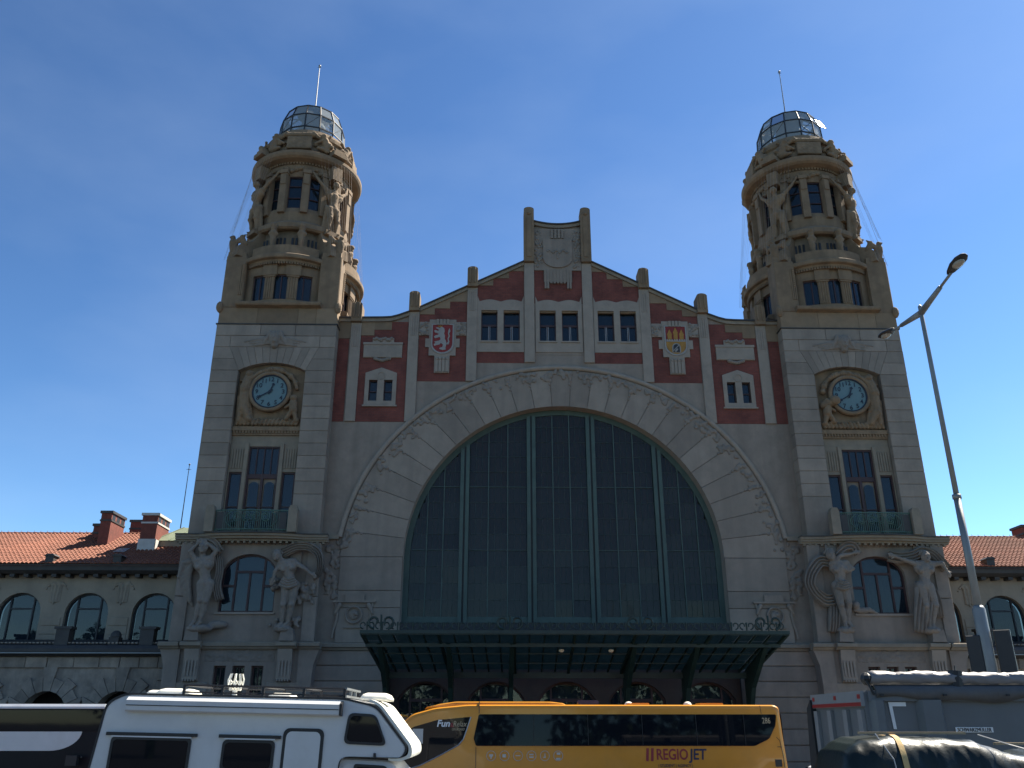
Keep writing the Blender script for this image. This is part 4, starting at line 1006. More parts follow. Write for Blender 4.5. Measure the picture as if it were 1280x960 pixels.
# brick panels
def poly_obj(name, P, y, d, mat, parent=hall): return MB().prism(P, y, y+d).obj(name, mat, parent)
BY = W-0.02
for s_ in (-1, 1):
    k = lambda P: [(s_*x, z) for x, z in P]
    poly_obj('brick_panel', k([(12.27, 18.38), (12.92, 18.38), (12.92, 23.5), (12.27, 23.5)]), BY, 0.06, 'brick_red')
    pn = k([(8.86, 18.38), (11.67, 18.38), (11.67, 23.7), (10.83, 23.7), (10.83, 24.07), (9.83, 24.07), (9.83, 24.6), (8.86, 24.6)])
    hl = [rect(s_*10.28+q*0.43-0.24, s_*10.28+q*0.43+0.24, 19.62, 20.9) for q in (-1, 1)]
    plate_obj('brick_panel', [pn]+hl, BY, 0.06, 'brick_red', hall)
    poly_obj('brick_panel', k([(5.44, 20.85), (8.22, 20.85), (8.22, 25.1), (7.35, 25.1), (7.35, 25.5), (6.45, 25.5), (6.45, 25.95), (5.44, 25.95)]), BY, 0.06, 'brick_red')
    poly_obj('brick_panel', k([(2.06, 25.9), (4.83, 25.9), (4.83, 27.05), (3.9, 27.05), (3.9, 27.55), (2.95, 27.55), (2.95, 28.05), (2.06, 28.05)]), BY, 0.06, 'brick_red')
    poly_obj('brick_panel', k([(2.06, 22.03), (4.83, 22.03), (4.83, 22.7), (2.06, 22.7)]), BY, 0.06, 'brick_red')
    # stepped sandstone blocks under the coping
    for x0, x1, z0, z1, z2 in ((2.06, 2.95, 28.05, 28.42, 27.96), (2.95, 3.9, 27.55, 27.95, 27.48), (3.9, 4.83, 27.05, 27.46, 27.02), (5.44, 6.45, 25.95, 26.68, 26.2), (6.45, 7.35, 25.5, 26.17, 25.72), (7.35, 8.22, 25.1, 25.7, 25.27)):
        poly_obj('step_block', k([(x0, z0), (x1, z0), (x1, z2), (x0, z1)]), BY-0.03, 0.07, 'sandstone_block')
    for x0, x1, z0 in ((9.83, 10.83, 24.07), (10.83, 11.67, 23.7), (12.2, 12.92, 23.5)):
        poly_obj('step_block', k(rect(x0, x1, z0, 24.55)), BY-0.03, 0.07, 'sandstone_block')
poly_obj('brick_panel', [(-1.44, 25.9), (1.44, 25.9), (1.44, 28.4), (-1.44, 28.4)], BY, 0.06, 'brick_red')
poly_obj('brick_panel', [(-1.44, 22.55), (1.44, 22.55), (1.44, 22.7), (-1.44, 22.7)], BY, 0.06, 'plaster')
# pilaster strips with capped finials
def finial(x, z0, z1, w, tall=False):
    b = MB(); n = 10
    zz = z1-w*0.55
    b.prism([(x-w, z0), (x+w, z0), (x+w, zz)]+[(x+w*math.cos(math.pi*i/n), zz+w*0.55*math.sin(math.pi*i/n)) for i in range(1, n)]+[(x-w, zz)], W-0.34, W+0.5)
    if not tall:
        for e in (-0.14, 0.14): b.capsule((x+e, W-0.36, zz+0.05), (x+e, W-0.38, z0+0.25), 0.06, 0.05, 6)
    else:
        b.box(x-0.14, x+0.14, W-0.38, W-0.34, z0+0.3, zz-0.5); b.ball((x, W-0.36, zz-0.3), 0.12, 8, 6)
    return b.obj('finial', 'sandstone', hall)
for s_ in (-1, 1):
    for x, zb, zc, zt in ((11.9, 18.3, 24.5, 25.75), (8.54, 20.3, 25.24, 26.5), (5.13, 21.75, 26.87, 28.2), (1.74, 22.7, 28.6, 32.42)):
        zlow = {11.9: 18.38, 8.54: 18.38, 5.13: 20.85, 1.74: 22.05}[x]
        p = MB().bbox(s_*x-0.3, s_*x+0.3, W-0.12, W+0.1, zlow, zc-0.01, 0.02).obj('pilaster', 'plaster_light', hall)
        fl = MB()
        if x != 1.74:
            for e in (-0.13, 0.0, 0.13): fl.box(s_*x+e-0.035, s_*x+e+0.035, W-0.15, W-0.121, zc-1.55, zc-0.3)
            fl.box(s_*x-0.17, s_*x+0.17, W-0.15, W-0.121, zc-0.3, zc-0.2); fl.obj('fluting', 'plaster_light', p)
        finial(s_*x, zc, zt, 0.31, x == 1.74)
# paired windows in the gable with a plaster surround
for c in (-3.45, 0.0, 3.45):
    w_ = 1.38
    P = [(c-w_, 22.7), (c+w_, 22.7), (c+w_, 26.35), (c+w_-0.12, 26.02)]
    for q in (1, -1):
        for i in range(7):
            t_ = i/6; x = c+q*0.64+0.6*(1-2*t_); P.append((x, 25.98+0.13*math.sin(math.pi*t_)))
    P += [(c-w_+0.12, 26.02), (c-w_, 26.35)]
    hl = [rect(c+q*0.66-0.48, c+q*0.66+0.48, 23.4, 25.4) for q in (-1, 1)]
    plate_obj('window_surround', [P]+hl, W-0.07, 0.09, 'plaster_light', hall)
    for q in (-1, 1):
        x = c+q*0.66; lp = rect(x-0.48, x+0.48, 23.4, 25.4)
        f = window_unit(hall, lp, W+0.16, 'dark_wood', [(x-0.42, x+0.42, 24.42, 24.56), (x-0.03, x+0.03, 23.46, 24.42)], [rect(x-0.42, x+0.42, 24.56, 25.34), rect(x-0.42, x-0.03, 23.46, 24.42), rect(x+0.03, x+0.42, 23.46, 24.42)], fw=0.06, back_d=0.38)
        MB().box(x-0.05, x-0.035, W+0.145, W+0.16, 23.46, 24.42).box(x+0.035, x+0.05, W+0.145, W+0.16, 23.46, 24.42).obj('sash_edge', 'white_paint', f)
        MB().box(x-0.5, x+0.5, W+0.02, W+0.16, 25.3, 25.398).obj('blind_box', 'sandstone', f)
        MB().box(x-0.53, x+0.53, W-0.14, W+0.2, 23.31, 23.395).obj('sill', 'plaster_light', hall)
for s_ in (-1, 1):
    c = s_*10.28
    P = [(c-0.9, 19.35), (c+0.9, 19.35), (c+0.9, 21.33), (c, 21.66), (c-0.9, 21.33)]
    hl = [rect(c+q*0.43-0.24, c+q*0.43+0.24, 19.62, 20.9) for q in (-1, 1)]
    plate_obj('window_surround', [P]+hl, W-0.08, 0.1, 'plaster_light', hall)
    MB().box(c-0.98, c+0.98, W-0.14, W-0.03, 19.27, 19.36).obj('sill', 'plaster_light', hall)
    MB().lathe([(0.2, -0.02), (0.24, -0.02), (0.24, 0.02), (0.2, 0.02)], n=18).obj('roundel', 'plaster_light', hall, loc=(c, W-0.09, 21.15)).rotation_euler = (R(90), 0, 0)
    for q in (-1, 1):
        x = c+q*0.43; lp = rect(x-0.24, x+0.24, 19.62, 20.9)
        f = window_unit(hall, lp, W+0.1, 'dark_wood', [(x-0.2, x+0.2, 20.2, 20.26)], [rect(x-0.2, x+0.2, 19.66, 20.2), rect(x-0.2, x+0.2, 20.26, 20.86)], fw=0.045, back_d=0.4)
        if s_ < 0: MB().box(x-0.19, x+0.19, W+0.26, W+0.27, 19.66, 20.12 if q < 0 else 19.8).obj('roller_blind', 'blind', f)
    # blank plaque with crest
    pq = MB().bbox(s_*10.27-1.12, s_*10.27+1.12, W-0.12, W+0.0, 22.28, 23.2, 0.03).box(s_*10.27-1.15, s_*10.27+1.15, W-0.16, W-0.01, 23.08, 23.22).box(s_*10.27-0.62, s_*10.27+0.62, W-0.12, W, 23.22, 23.52).obj('plaque', 'plaster_light', hall)
    b = MB()
    for k_ in range(9): b.ball((c-0.5+k_*0.125, W-0.13, 23.42+0.08*math.sin(k_*1.7)), 0.1, 7, 5)
    for k_ in range(7): b.ball((c-0.42+k_*0.14, W-0.06, 22.22-0.12*(1-abs(k_-3)/3)), 0.12, 7, 5)
    mk('plaque_ornament', blob(b, 'plaque_ornament', 0.035, 1), 'sculpture', pq)
# coats of arms
def shield(c, zt, w, h, n=12):
    return [(c-w, zt), (c-w, zt-h*0.68)]+[(c-w*math.cos(math.pi*i/n), zt-h*0.68-h*0.32*math.sin(math.pi*i/n)) for i in range(1, n)]+[(c+w, zt-h*0.68), (c+w, zt)]
LION = [(0.10,0.93),(0.20,0.96),(0.33,0.93),(0.45,0.98),(0.58,0.92),(0.62,0.80),(0.58,0.70),(0.64,0.60),(0.62,0.48),(0.70,0.40),(0.74,0.26),(0.68,0.12),(0.70,0.04),(0.52,0.02),(0.36,0.05),(0.34,0.10),(0.50,0.14),(0.54,0.24),(0.42,0.30),(0.34,0.24),(0.18,0.22),(0.06,0.18),(0.02,0.26),(0.12,0.30),(0.04,0.36),(0.16,0.38),(0.30,0.40),(0.40,0.46),(0.34,0.56),(0.22,0.52),(0.06,0.50),(0.02,0.58),(0.12,0.62),(0.24,0.64),(0.30,0.68),(0.18,0.72),(0.06,0.74),(0.02,0.82),(0.10,0.84),(0.24,0.80),(0.30,0.84),(0.22,0.88)]
TAIL = [(0.74,0.26),(0.84,0.24),(0.90,0.36),(0.84,0.48),(0.92,0.58),(0.86,0.70),(0.94,0.80),(0.88,0.92),(0.82,0.84),(0.80,0.70),(0.84,0.60),(0.78,0.48),(0.82,0.36),(0.76,0.33)]
def arms(c, kind):
    a = MB(); y0 = W-0.13
    a.box(c-1.38, c+1.38, y0+0.03, W-0.03, 23.72, 24.58)
    a.box(c-0.78, c+0.78, y0, W-0.03, 22.42, 24.72); a.box(c-1.0, c+1.0, y0+0.01, W-0.03, 22.95, 23.5); a.box(c-0.44, c+0.44, y0, W-0.03, 21.35, 22.42)
    for e in (-0.3, -0.1, 0.1, 0.3):
        a.box(c+e-0.07, c+e+0.07, y0-0.07, y0, 24.36, 24.72); a.box(c+e-0.075, c+e+0.075, y0-0.05, y0, 21.4, 22.3); a.ball((c+e, y0-0.02, 22.2), 0.09, 8, 6)
    fr = a.obj('coat_of_arms', 'plaster_light', hall)
    b = MB(); random.seed(int(c*10) % 97)
    for k in range(44):
        q = random.choice((-1, 1)); b.ball((c+q*random.uniform(0.85, 1.36), y0+0.04, random.uniform(23.78, 24.54)), random.uniform(0.06, 0.12), 7, 5)
    mk('leaf_carving', blob(b, 'leaf_carving', 0.03, 1), 'sculpture', fr)
    plate_obj('shield_rim', [shield(c, 24.42, 0.66, 1.92), shield(c, 24.36, 0.58, 1.76)], y0-0.05, 0.05, 'arms_white', fr)
    poly_obj('shield_field', shield(c, 24.37, 0.59, 1.78), y0-0.02, 0.019, 'arms_red', fr)
    if kind == 'lion':
        for P in (LION, TAIL):
            plate_obj('heraldic_lion', [[(c-0.52+x*1.04, 22.72+z*1.55) for x, z in P]], y0-0.05, 0.03, 'arms_white', fr)
        MB().prism([(c-0.25, 24.22), (c-0.05, 24.22), (c-0.02, 24.32), (c-0.1, 24.27), (c-0.15, 24.34), (c-0.2, 24.27), (c-0.28, 24.32)], y0-0.05, y0-0.02).obj('heraldic_crown', 'arms_gold', fr)
    else:
        plate_obj('city_wall', [[(c-0.57, 23.45), (c-0.57, 23.2)]+[(c-0.57*math.cos(math.pi*i/10), 23.2-0.6*math.sin(math.pi*i/10)) for i in range(1, 10)]+[(c+0.57, 23.2), (c+0.57, 23.45)]], y0-0.05, 0.03, 'arms_gold', fr)
        for e, h in ((-0.35, 0.0), (0.0, 0.12), (0.35, 0.0)):
            poly_obj('heraldic_tower', [(c+e-0.12, 23.45), (c+e+0.12, 23.45), (c+e+0.12, 23.8+h), (c+e+0.16, 23.82+h), (c+e, 24.18+h), (c+e-0.16, 23.82+h), (c+e-0.12, 23.8+h)], y0-0.05, 0.03, 'arms_gold', fr)
        mr = MB()
        for k in range(8): mr.box(c-0.55+k*0.145, c-0.47+k*0.145, y0-0.07, y0-0.02, 23.45, 23.53)
        mr.box(c-0.57, c+0.57, y0-0.07, y0-0.02, 23.38, 23.45); mr.obj('merlon', 'arms_white', fr)
        poly_obj('heraldic_gate', arc_top(c-0.19, c+0.19, 22.72, 23.0, 23.22, 8), y0-0.07, 0.02, 'black_iron', fr)
        MB().tube((c-0.2, y0-0.09, 22.78), (c+0.18, y0-0.09, 23.18), 0.03, n=6).tube((c-0.1, y0-0.09, 22.72), (c+0.05, y0-0.09, 22.9), 0.06, n=6).obj('heraldic_arm', 'arms_white', fr)
        plate_obj('gate_rim', [arc_top(c-0.25, c+0.25, 22.68, 23.0, 23.28, 8), arc_top(c-0.19, c+0.19, 22.7, 23.0, 23.22, 8)], y0-0.075, 0.03, 'arms_white', fr)
arms(-6.83, 'lion'); arms(6.83, 'city')
# central shield relief between the tall finials
cs_ = MB(); y0 = W-0.1
cs_.box(-1.42, 1.42, y0, W-0.001, 28.1, 31.0)
for e in (-0.75, -0.6, 0.6, 0.75): cs_.box(e-0.06, e+0.06, y0-0.05, W, 26.85, 28.1)
for e in (-0.4, -0.2, 0.0, 0.2, 0.4): cs_.box(e-0.07, e+0.07, y0-0.04, W, 27.2, 28.1)
for e in (-0.32, -0.11, 0.11, 0.32): cs_.box(e-0.065, e+0.065, y0-0.08, y0, 30.3, 30.95)
cs_.box(-0.85, 0.85, y0-0.02, y0, 27.3, 28.1)
sh_o = cs_.obj('shield_panel', 'plaster', hall)
poly_obj('blank_shield', shield(0, 30.2, 0.88, 1.95), y0-0.1, 0.1, 'plaster', sh_o)
b = MB(); random.seed(5)
for k in range(90):
    q = random.choice((-1, 1)); b.ball((q*random.uniform(0.95, 1.38), y0+0.02, random.uniform(28.3, 30.8)), random.uniform(0.06, 0.12), 7, 5)
for k in range(16): b.ball((-0.6+k*0.08, y0-0.1, 29.35+0.09*math.sin(k*1.2)), 0.07, 7, 5)
for k in range(5): b.ball((0.03*math.sin(k*3), y0-0.1, 29.2-0.08*k), 0.06, 7, 5)
mk('leaf_carving', blob(b, 'leaf_carving', 0.03, 1), 'sculpture', sh_o)
# --- arch band
NV = 27
band = hall
for k in range(NV):
    a0 = math.pi*k/NV; a1 = math.pi*(k+1)/NV; g0 = 0.0016
    P = [inner_arc(a0+g0), outer_hit(a0+g0*0.7, 0.985), outer_hit((a0+a1)/2, 0.985), outer_hit(a1-g0*0.7, 0.985), inner_arc(a1-g0), inner_arc((a0+a1)/2)]
    MB().prism(P, W-0.10, W+0.02).obj('voussoir', 'plaster_block', hall)
for s_ in (-1, 1):
    for z0, z1 in ((6.42, 8.17), (8.17, 9.05), (9.05, 10.8)):
        a, b_ = sorted((s_*RI, s_*11.85)); MB().bbox(a+0.01, b_-0.01, W-0.1, W+0.02, z0+0.012, z1-0.012, 0.015).obj('jamb_block', 'plaster_block', hall)
# archivolt moulding and carved garland
av = MB(); n = 72
prof = [(0.99, W-0.03), (0.992, W-0.15), (1.0, W-0.19), (1.008, W-0.19), (1.013, W-0.1), (1.014, W+0.0)]
rows = []
for i in range(n+1):
    a = R(5)+R(170)*i/n; rows.append([(lambda p: (p[0], y, p[1]))(outer_hit(a, k_)) for k_, y in prof])
vs = [p for r_ in rows for p in r_]; mm = len(prof)
av.add(vs, [(i*mm+j, (i+1)*mm+j, (i+1)*mm+j+1, i*mm+j+1) for i in range(n) for j in range(mm-1)])
av.obj('archivolt', 'plaster_light', hall, True)
gr = MB(); random.seed(11)
for i in range(420):
    a = R(2)+R(176)*random.random(); k_ = random.uniform(0.925, 0.985)
    if k_ < 0.95 and (a*NV/math.pi) % 1 > 0.35 and random.random() < 0.8: continue
    x, z = outer_hit(a, k_); gr.ball((x, W-0.11, z), random.uniform(0.07, 0.15), 7, 5, (1, 0.7, 1))
for k in range(1, NV):
    a = math.pi*k/NV
    for j in range(5):
        x, z = outer_hit(a+0.004*(j % 2), 0.97-0.02*j); gr.ball((x, W-0.11, z), 0.15-0.02*j, 7, 5, (1, 0.7, 1))
mk('carved_garland', blob(gr, 'carved_garland', 0.045, 1), 'sculpture', hall)
for s_ in (-1, 1):
    a, b_ = sorted((s_*12.0, s_*12.93)); MB().box(a, b_, W-0.2, W, 11.72, 11.95).obj('impost', 'cornice_stone', hall)
    b = MB(); random.seed(3)
    for k in range(60): b.ball((s_*random.uniform(11.9, 12.6), W-0.02, random.uniform(8.6, 11.6)), random.uniform(0.07, 0.16), 7, 5, (1, 0.6, 1))
    mk('carved_spray', blob(b, 'carved_spray', 0.05, 1), 'sculpture', hall)
    # cartouche
    c = s_*10.93; cb = MB(); y1 = W-0.1
    cb.box(c-1.1, c+1.1, y1-0.16, y1, 8.42, 8.52); cb.box(c-0.5, c+0.5, y1-0.12, y1, 8.52, 8.85); cb.box(c-0.5, c+0.5, y1-0.1, y1, 7.15, 7.22)
    for q in (-1, 1):
        cb.path([(c+q*(0.95-0.1*math.sin(i*0.6)), y1-0.05, 8.4-i*0.22) for i in range(9)], 0.07, 6); cb.capsule((c+q*0.75, y1-0.1, 8.3), (c+q*0.95, y1-0.1, 7.9), 0.12, 0.06)
    cb.lathe([(0.36, 0), (0.46, 0), (0.46, 0.1), (0.41, 0.14), (0.36, 0.1)], n=24)
    k0 = len(cb.v)-24*5
    cb.v = cb.v[:k0]+[(c+x, y1-z, 7.8+y) for x, y, z in cb.v[k0:]]
    cb.ball((c, y1-0.02, 7.8), 0.25, 10, 8, (1, 0.5, 1)); cb.ball((c+0.1, y1-0.1, 7.85), 0.12)
    cb.obj('cartouche', 'plaster', hall)
# --- great glazed arch
GY = 1.38
gf_out = [(-RI-0.05, 7.45), (RI+0.05, 7.45)]+[inner_arc(math.pi*i/60, RI+0.05) for i in range(61)]
gf_in = [(-RI+0.3, 7.8), (RI-0.3, 7.8)]+[inner_arc(math.pi*i/60, RI-0.3) for i in range(61)]
aw = plate_obj('arch_window', [gf_out, gf_in], GY, 0.16, 'green_frame', hall)
zarc = lambda x, r=RI-0.3: CI+math.sqrt(max(0.0, r*r-x*x))
for x in (-5.37, -1.68, 1.68, 5.37):
    for q in (-1, 1):
        MB().box(x+q*0.15-0.1, x+q*0.15+0.1, GY-0.12, GY+0.159, 7.5, zarc(abs(x+q*0.15)+0.1)+0.1).obj('mullion', 'green_frame', aw)
    MB().box(x-0.05, x+0.05, GY-0.02, GY+0.1, 7.5, zarc(abs(x)+0.05)+0.1).obj('mullion_core', 'black_iron', aw)
bays_x = [(-8.25, -5.62), (-5.12, -1.93), (-1.43, 1.43), (1.93, 5.12), (5.62, 8.25)]
TR = (11.3, 14.8)
lead = MB(); random.seed(2)
for x0, x1 in bays_x:
    third = [x0+(x1-x0)*k/3 for k in range(4)]
    for k in (1, 2):
        x = third[k]; MB().box(x-0.028, x+0.028, GY-0.02, GY+0.1, 7.8, zarc(abs(x))).obj('glazing_bar', 'green_frame', aw)
    for z in TR:
        xm = math.sqrt(max(0, (RI-0.3)**2-(z-CI)**2)); a, b_ = max(x0, -xm), min(x1, xm)
        if b_ > a: MB().box(a, b_, GY+0.0, GY+0.1, z-0.016, z+0.016).obj('transom', 'green_frame', aw)
    zl = [7.8+0.875*k for k in range(14)]
    for k in range(3):
        xa, xb = third[k]+0.02, third[k+1]-0.02
        for e in (1, 2):
            x = xa+(xb-xa)*e/3; lead.box(x-0.005, x+0.005, GY+0.03, GY+0.06, 7.8, zarc(abs(x)))
        for z0, z1 in zip(zl, zl[1:]):
            # clip the pane to the arch
            def zc(x): return min(z1, zarc(abs(x)))
            xs_ = [xa+(xb-xa)*i/6 for i in range(7)]
            if max(zc(x) for x in xs_) <= z0+0.05: continue
            xs_ = [x for x in xs_ if zc(x) > z0]
            if len(xs_) < 2: continue
            P = [(xs_[0], z0), (xs_[-1], z0)]+[(x, zc(x)) for x in reversed(xs_)]
            pb = MB().prism(P, GY+0.065, GY+0.072); ta, tb_ = random.gauss(0, 0.012), random.gauss(0, 0.012); xm_, zm_ = (xa+xb)/2, (z0+z1)/2
            pb.v = [(x, y+ta*(x-xm_)+tb_*(z-zm_), z) for x, y, z in pb.v]; pb.obj('pane', 'hall_glass', aw)      # old panes, each set a little askew
            lead.box(xa, xb, GY+0.03, GY+0.058, z0-0.006, z0+0.006) if abs((xa+xb)/2) < math.sqrt(max(0.01, (RI-0.3)**2-max(0, z0-CI)**2)) else None
lead.obj('lead_came', 'green_frame', aw)
MB().box(-RI, RI, W+0.0, GY+0.2, 6.4, 7.45).obj('arch_sill', 'black_iron', hall)
rev = MB()   # painted reveal of the opening
rr = [(-RI+0.001, 7.45)]+[inner_arc(math.pi-math.pi*i/60, RI-0.001) for i in range(61)]+[(RI-0.001, 7.45)]
rev.add([(x, W-0.1, z) for x, z in rr]+[(x, W+0.6, z) for x, z in rr], [(i, i+1, i+1+len(rr), i+len(rr)) for i in range(len(rr)-1)])
rev.obj('arch_reveal', 'plaster_light', hall)
# --- lower walls
for s_ in (-1, 1):
    a, b_ = sorted((s_*9.0, s_*12.93)); MB().box(a, b_, W-0.05, W+0.6, 0, 6.05).obj('lower_wall', 'plaster', hall)
    z = 0.1
    for k in range(8):
        MB().bbox(a+0.01, b_-0.01, W-0.16, W-0.051, z+0.015, z+0.73, 0.03).obj('rustic_course', 'plaster_block', hall); z += 0.745
    MB().prismx([(W+0.05, 6.05), (W-0.25, 6.05), (W-0.3, 6.16), (W-0.42, 6.19), (W-0.42, 6.34), (W-0.36, 6.4), (W+0.05, 6.41)], a, b_).obj('string_course', 'cornice_stone', hall)
# entrance arcade under the canopy
EY = 1.5
arches = [segm_top(c-1.45, c+1.45, 0.0, 3.75, 4.6) for c in (-7.15, -3.55, 0.05, 3.65, 7.25)]
plate_obj('entrance_wall', [rect(-9.0, 9.0, 0, 6.4)]+arches, EY, 0.5, 'entrance_wood', hall)
for i, c in enumerate((-7.15, -3.55, 0.05, 3.65, 7.25)):
    lp = arches[i]
    f = plate_obj('entrance_door', [lp, scaled(lp, 0.1)], EY+0.25, 0.15, 'dark_wood', hall)
    for x0, x1, z0, z1 in ((c-0.85, c-0.75, 0.1, 4.4), (c+0.75, c+0.85, 0.1, 4.4), (c-0.75, c+0.75, 3.62, 3.78), (c-0.3, c-0.22, 0.1, 3.62), (c+0.3, c+0.38, 0.1, 3.62)):
        MB().box(x0, x1, EY+0.26, EY+0.38, z0, z1).obj('glazing_bar', 'dark_wood', f)
    for P in (rect(c-0.75, c+0.75, 3.78, 4.42), rect(c-0.75, c-0.3, 0.1, 3.62), rect(c-0.22, c+0.3, 0.1, 3.62), rect(c+0.38, c+0.75, 0.1, 3.62), [(c-1.35, 0.1), (c-0.85, 0.1), (c-0.85, 4.4), (c-1.1, 4.22), (c-1.35, 3.95)], [(c+0.85, 0.1), (c+1.35, 0.1), (c+1.35, 3.95), (c+1.1, 4.22), (c+0.85, 4.4)]):
        MB().prism(P, EY+0.32, EY+0.33).obj('pane', 'glass', f)
MB().box(-9, 9, W+3.6, W+3.7, 0, 6.4).obj('vestibule_wall', 'interior', hall)
for c in (-3.55, 0.05, 7.25): MB().box(c-1.3, c+1.3, EY+0.7, EY+0.74, 1.0, 4.6).obj('pale_door_backing', 'chimney_render', hall)  # pale panels added behind three doors to lighten their glass
MB().box(-12.93, 12.93, EY+0.5, W+4.3, 6.2, 6.39).obj('vestibule_ceiling', 'interior', hall)
for s_ in (-1, 1):
    MB().box(s_*9.15-0.15, s_*9.15+0.15, W+0.55, W+4.3, 0, 6.2).obj('vestibule_side', 'interior', hall)
    MB().box(s_*12.8-0.12, s_*12.8+0.12, W+0.6, W+14, 6.4, 24.4).obj('hall_side', 'interior', hall)

# ------------------------------------------------------------------ entrance canopy
can = thing('entrance_canopy', 'dark green iron and glass entrance canopy with scrolled cresting above the yellow bus roof', 'canopy', (0, 0, 0), world_coords=True)
YF, ZF, YBk, ZB, XF, XB = -5.0, 6.45, -0.3, 5.05, 9.62, 9.15
def cp(u, v, dz=0.0):
    """u -1..1 across, v 0 at the wall .. 1 at the front edge"""
    x = XB+(XF-XB)*v; return (u*x, YBk+(YF-YBk)*v, ZB+(ZF-ZB)*v+dz)
NR = 28
for k in range(NR+1):
    u = -1+2*k/NR; big = k in (0, 5, 10, 14, 18, 23, NR)
    r_ = MB(); h = 0.2 if big else 0.12; w_ = 0.06 if big else 0.035
    p0, p1 = cp(u, 0), cp(u, 1)
    r_.add([(p0[0]-w_, p0[1], p0[2]-h), (p0[0]+w_, p0[1], p0[2]-h), (p0[0]+w_, p0[1], p0[2]), (p0[0]-w_, p0[1], p0[2]), (p1[0]-w_, p1[1], p1[2]-h*0.7), (p1[0]+w_, p1[1], p1[2]-h*0.7), (p1[0]+w_, p1[1], p1[2]), (p1[0]-w_, p1[1], p1[2])], [(0,1,2,3),(7,6,5,4),(0,4,5,1),(1,5,6,2),(2,6,7,3),(3,7,4,0)])
    r_.obj('rib', 'green_iron', can)
rows_v = (0.02, 0.27, 0.52, 0.77, 0.99)
for k in range(NR):
    for v0, v1 in zip(rows_v, rows_v[1:]):
        u0 = -1+2*k/NR+0.004; u1 = -1+2*(k+1)/NR-0.004
        MB().add([cp(u0, v0, 0.012), cp(u1, v0, 0.012), cp(u1, v1-0.004, 0.012), cp(u0, v1-0.004, 0.012)], [(0, 1, 2, 3)]).obj('pane', 'canopy_glass', can)
for v, h, w_ in ((0.0, 0.26, 0.1), (0.27, 0.03, 0.03), (0.52, 0.03, 0.03), (0.77, 0.14, 0.06), (1.0, 0.02, 0.04)):
    a, b_ = cp(-1, v), cp(1, v)
    MB().box(a[0]-0.04, b_[0]+0.04, a[1]-w_, a[1]+w_, a[2]-h-0.12, a[2]-0.121+0.02).obj('purlin', 'green_iron', can)
for v0 in (1.0,):
    a, b_ = cp(-1, 1), cp(1, 1)
    MB().box(a[0]-0.06, b_[0]+0.06, a[1]-0.1, a[1]-0.051, a[2]-0.1, a[2]+0.05).obj('gutter', 'green_iron', can)
cr = MB()
def scroll(cx, big=1.0):
    s = MB()
    for q in (-1, 1):
        pts = []
        for i in range(11):
            t_ = i/10; ang = R(-90+300*t_); rad = (0.17-0.1*t_)*big
            pts.append((cx+q*(0.17*big+rad*math.cos(ang)), YF-0.06, ZF+0.1+0.17*big+rad*math.sin(ang)))
        s.path(pts, 0.032*big, 5)
    s.capsule((cx, YF-0.06, ZF+0.05), (cx, YF-0.06, ZF+0.38*big), 0.03, 0.045, 6)
    return s
x = -XF+0.25; i = 0; sm = scroll(0).mesh('cresting_scroll'); bgm = scroll(0, 1.8).mesh('cresting_scroll')
while x < XF-0.1:
    mk('cresting_scroll', sm, 'green_iron', can, loc=(x, 0, 0)); x += 0.685
for x in (-8.75, -2.95, 2.95, 8.75): mk('cresting_scroll', bgm, 'green_iron', can, loc=(x, -0.02, 0))
for q in (-1, 1):
    # side bracket
    for u in (0.975, 0.63, 0.31):
        p0 = cp(q*u, 0.0); p1 = cp(q*u, 0.8)
        b = MB(); b.prismx([(p0[1]-0.25, 0.13), (p0[1]+0.25, 0.13), (p0[1]+0.3, 5.0), (p1[1], p1[2]-0.15), (p1[1]+0.4, p1[2]-0.4), (p0[1]-0.9, 4.2), (p0[1]-0.4, 3.4), (p0[1]-0.22, 2.4)], q*9.15*u-0.1, q*9.15*u+0.1)
        b.obj('bracket', 'green_iron', can)
for x in (-0.55, 1.75):
    l_ = MB().lathe([(0.01, -0.1), (0.08, -0.08), (0.13, -0.02), (0.11, 0.04), (0.01, 0.06)], n=14).obj('lamp_globe', 'blind', can, True, loc=(x, -3.6, 5.75))

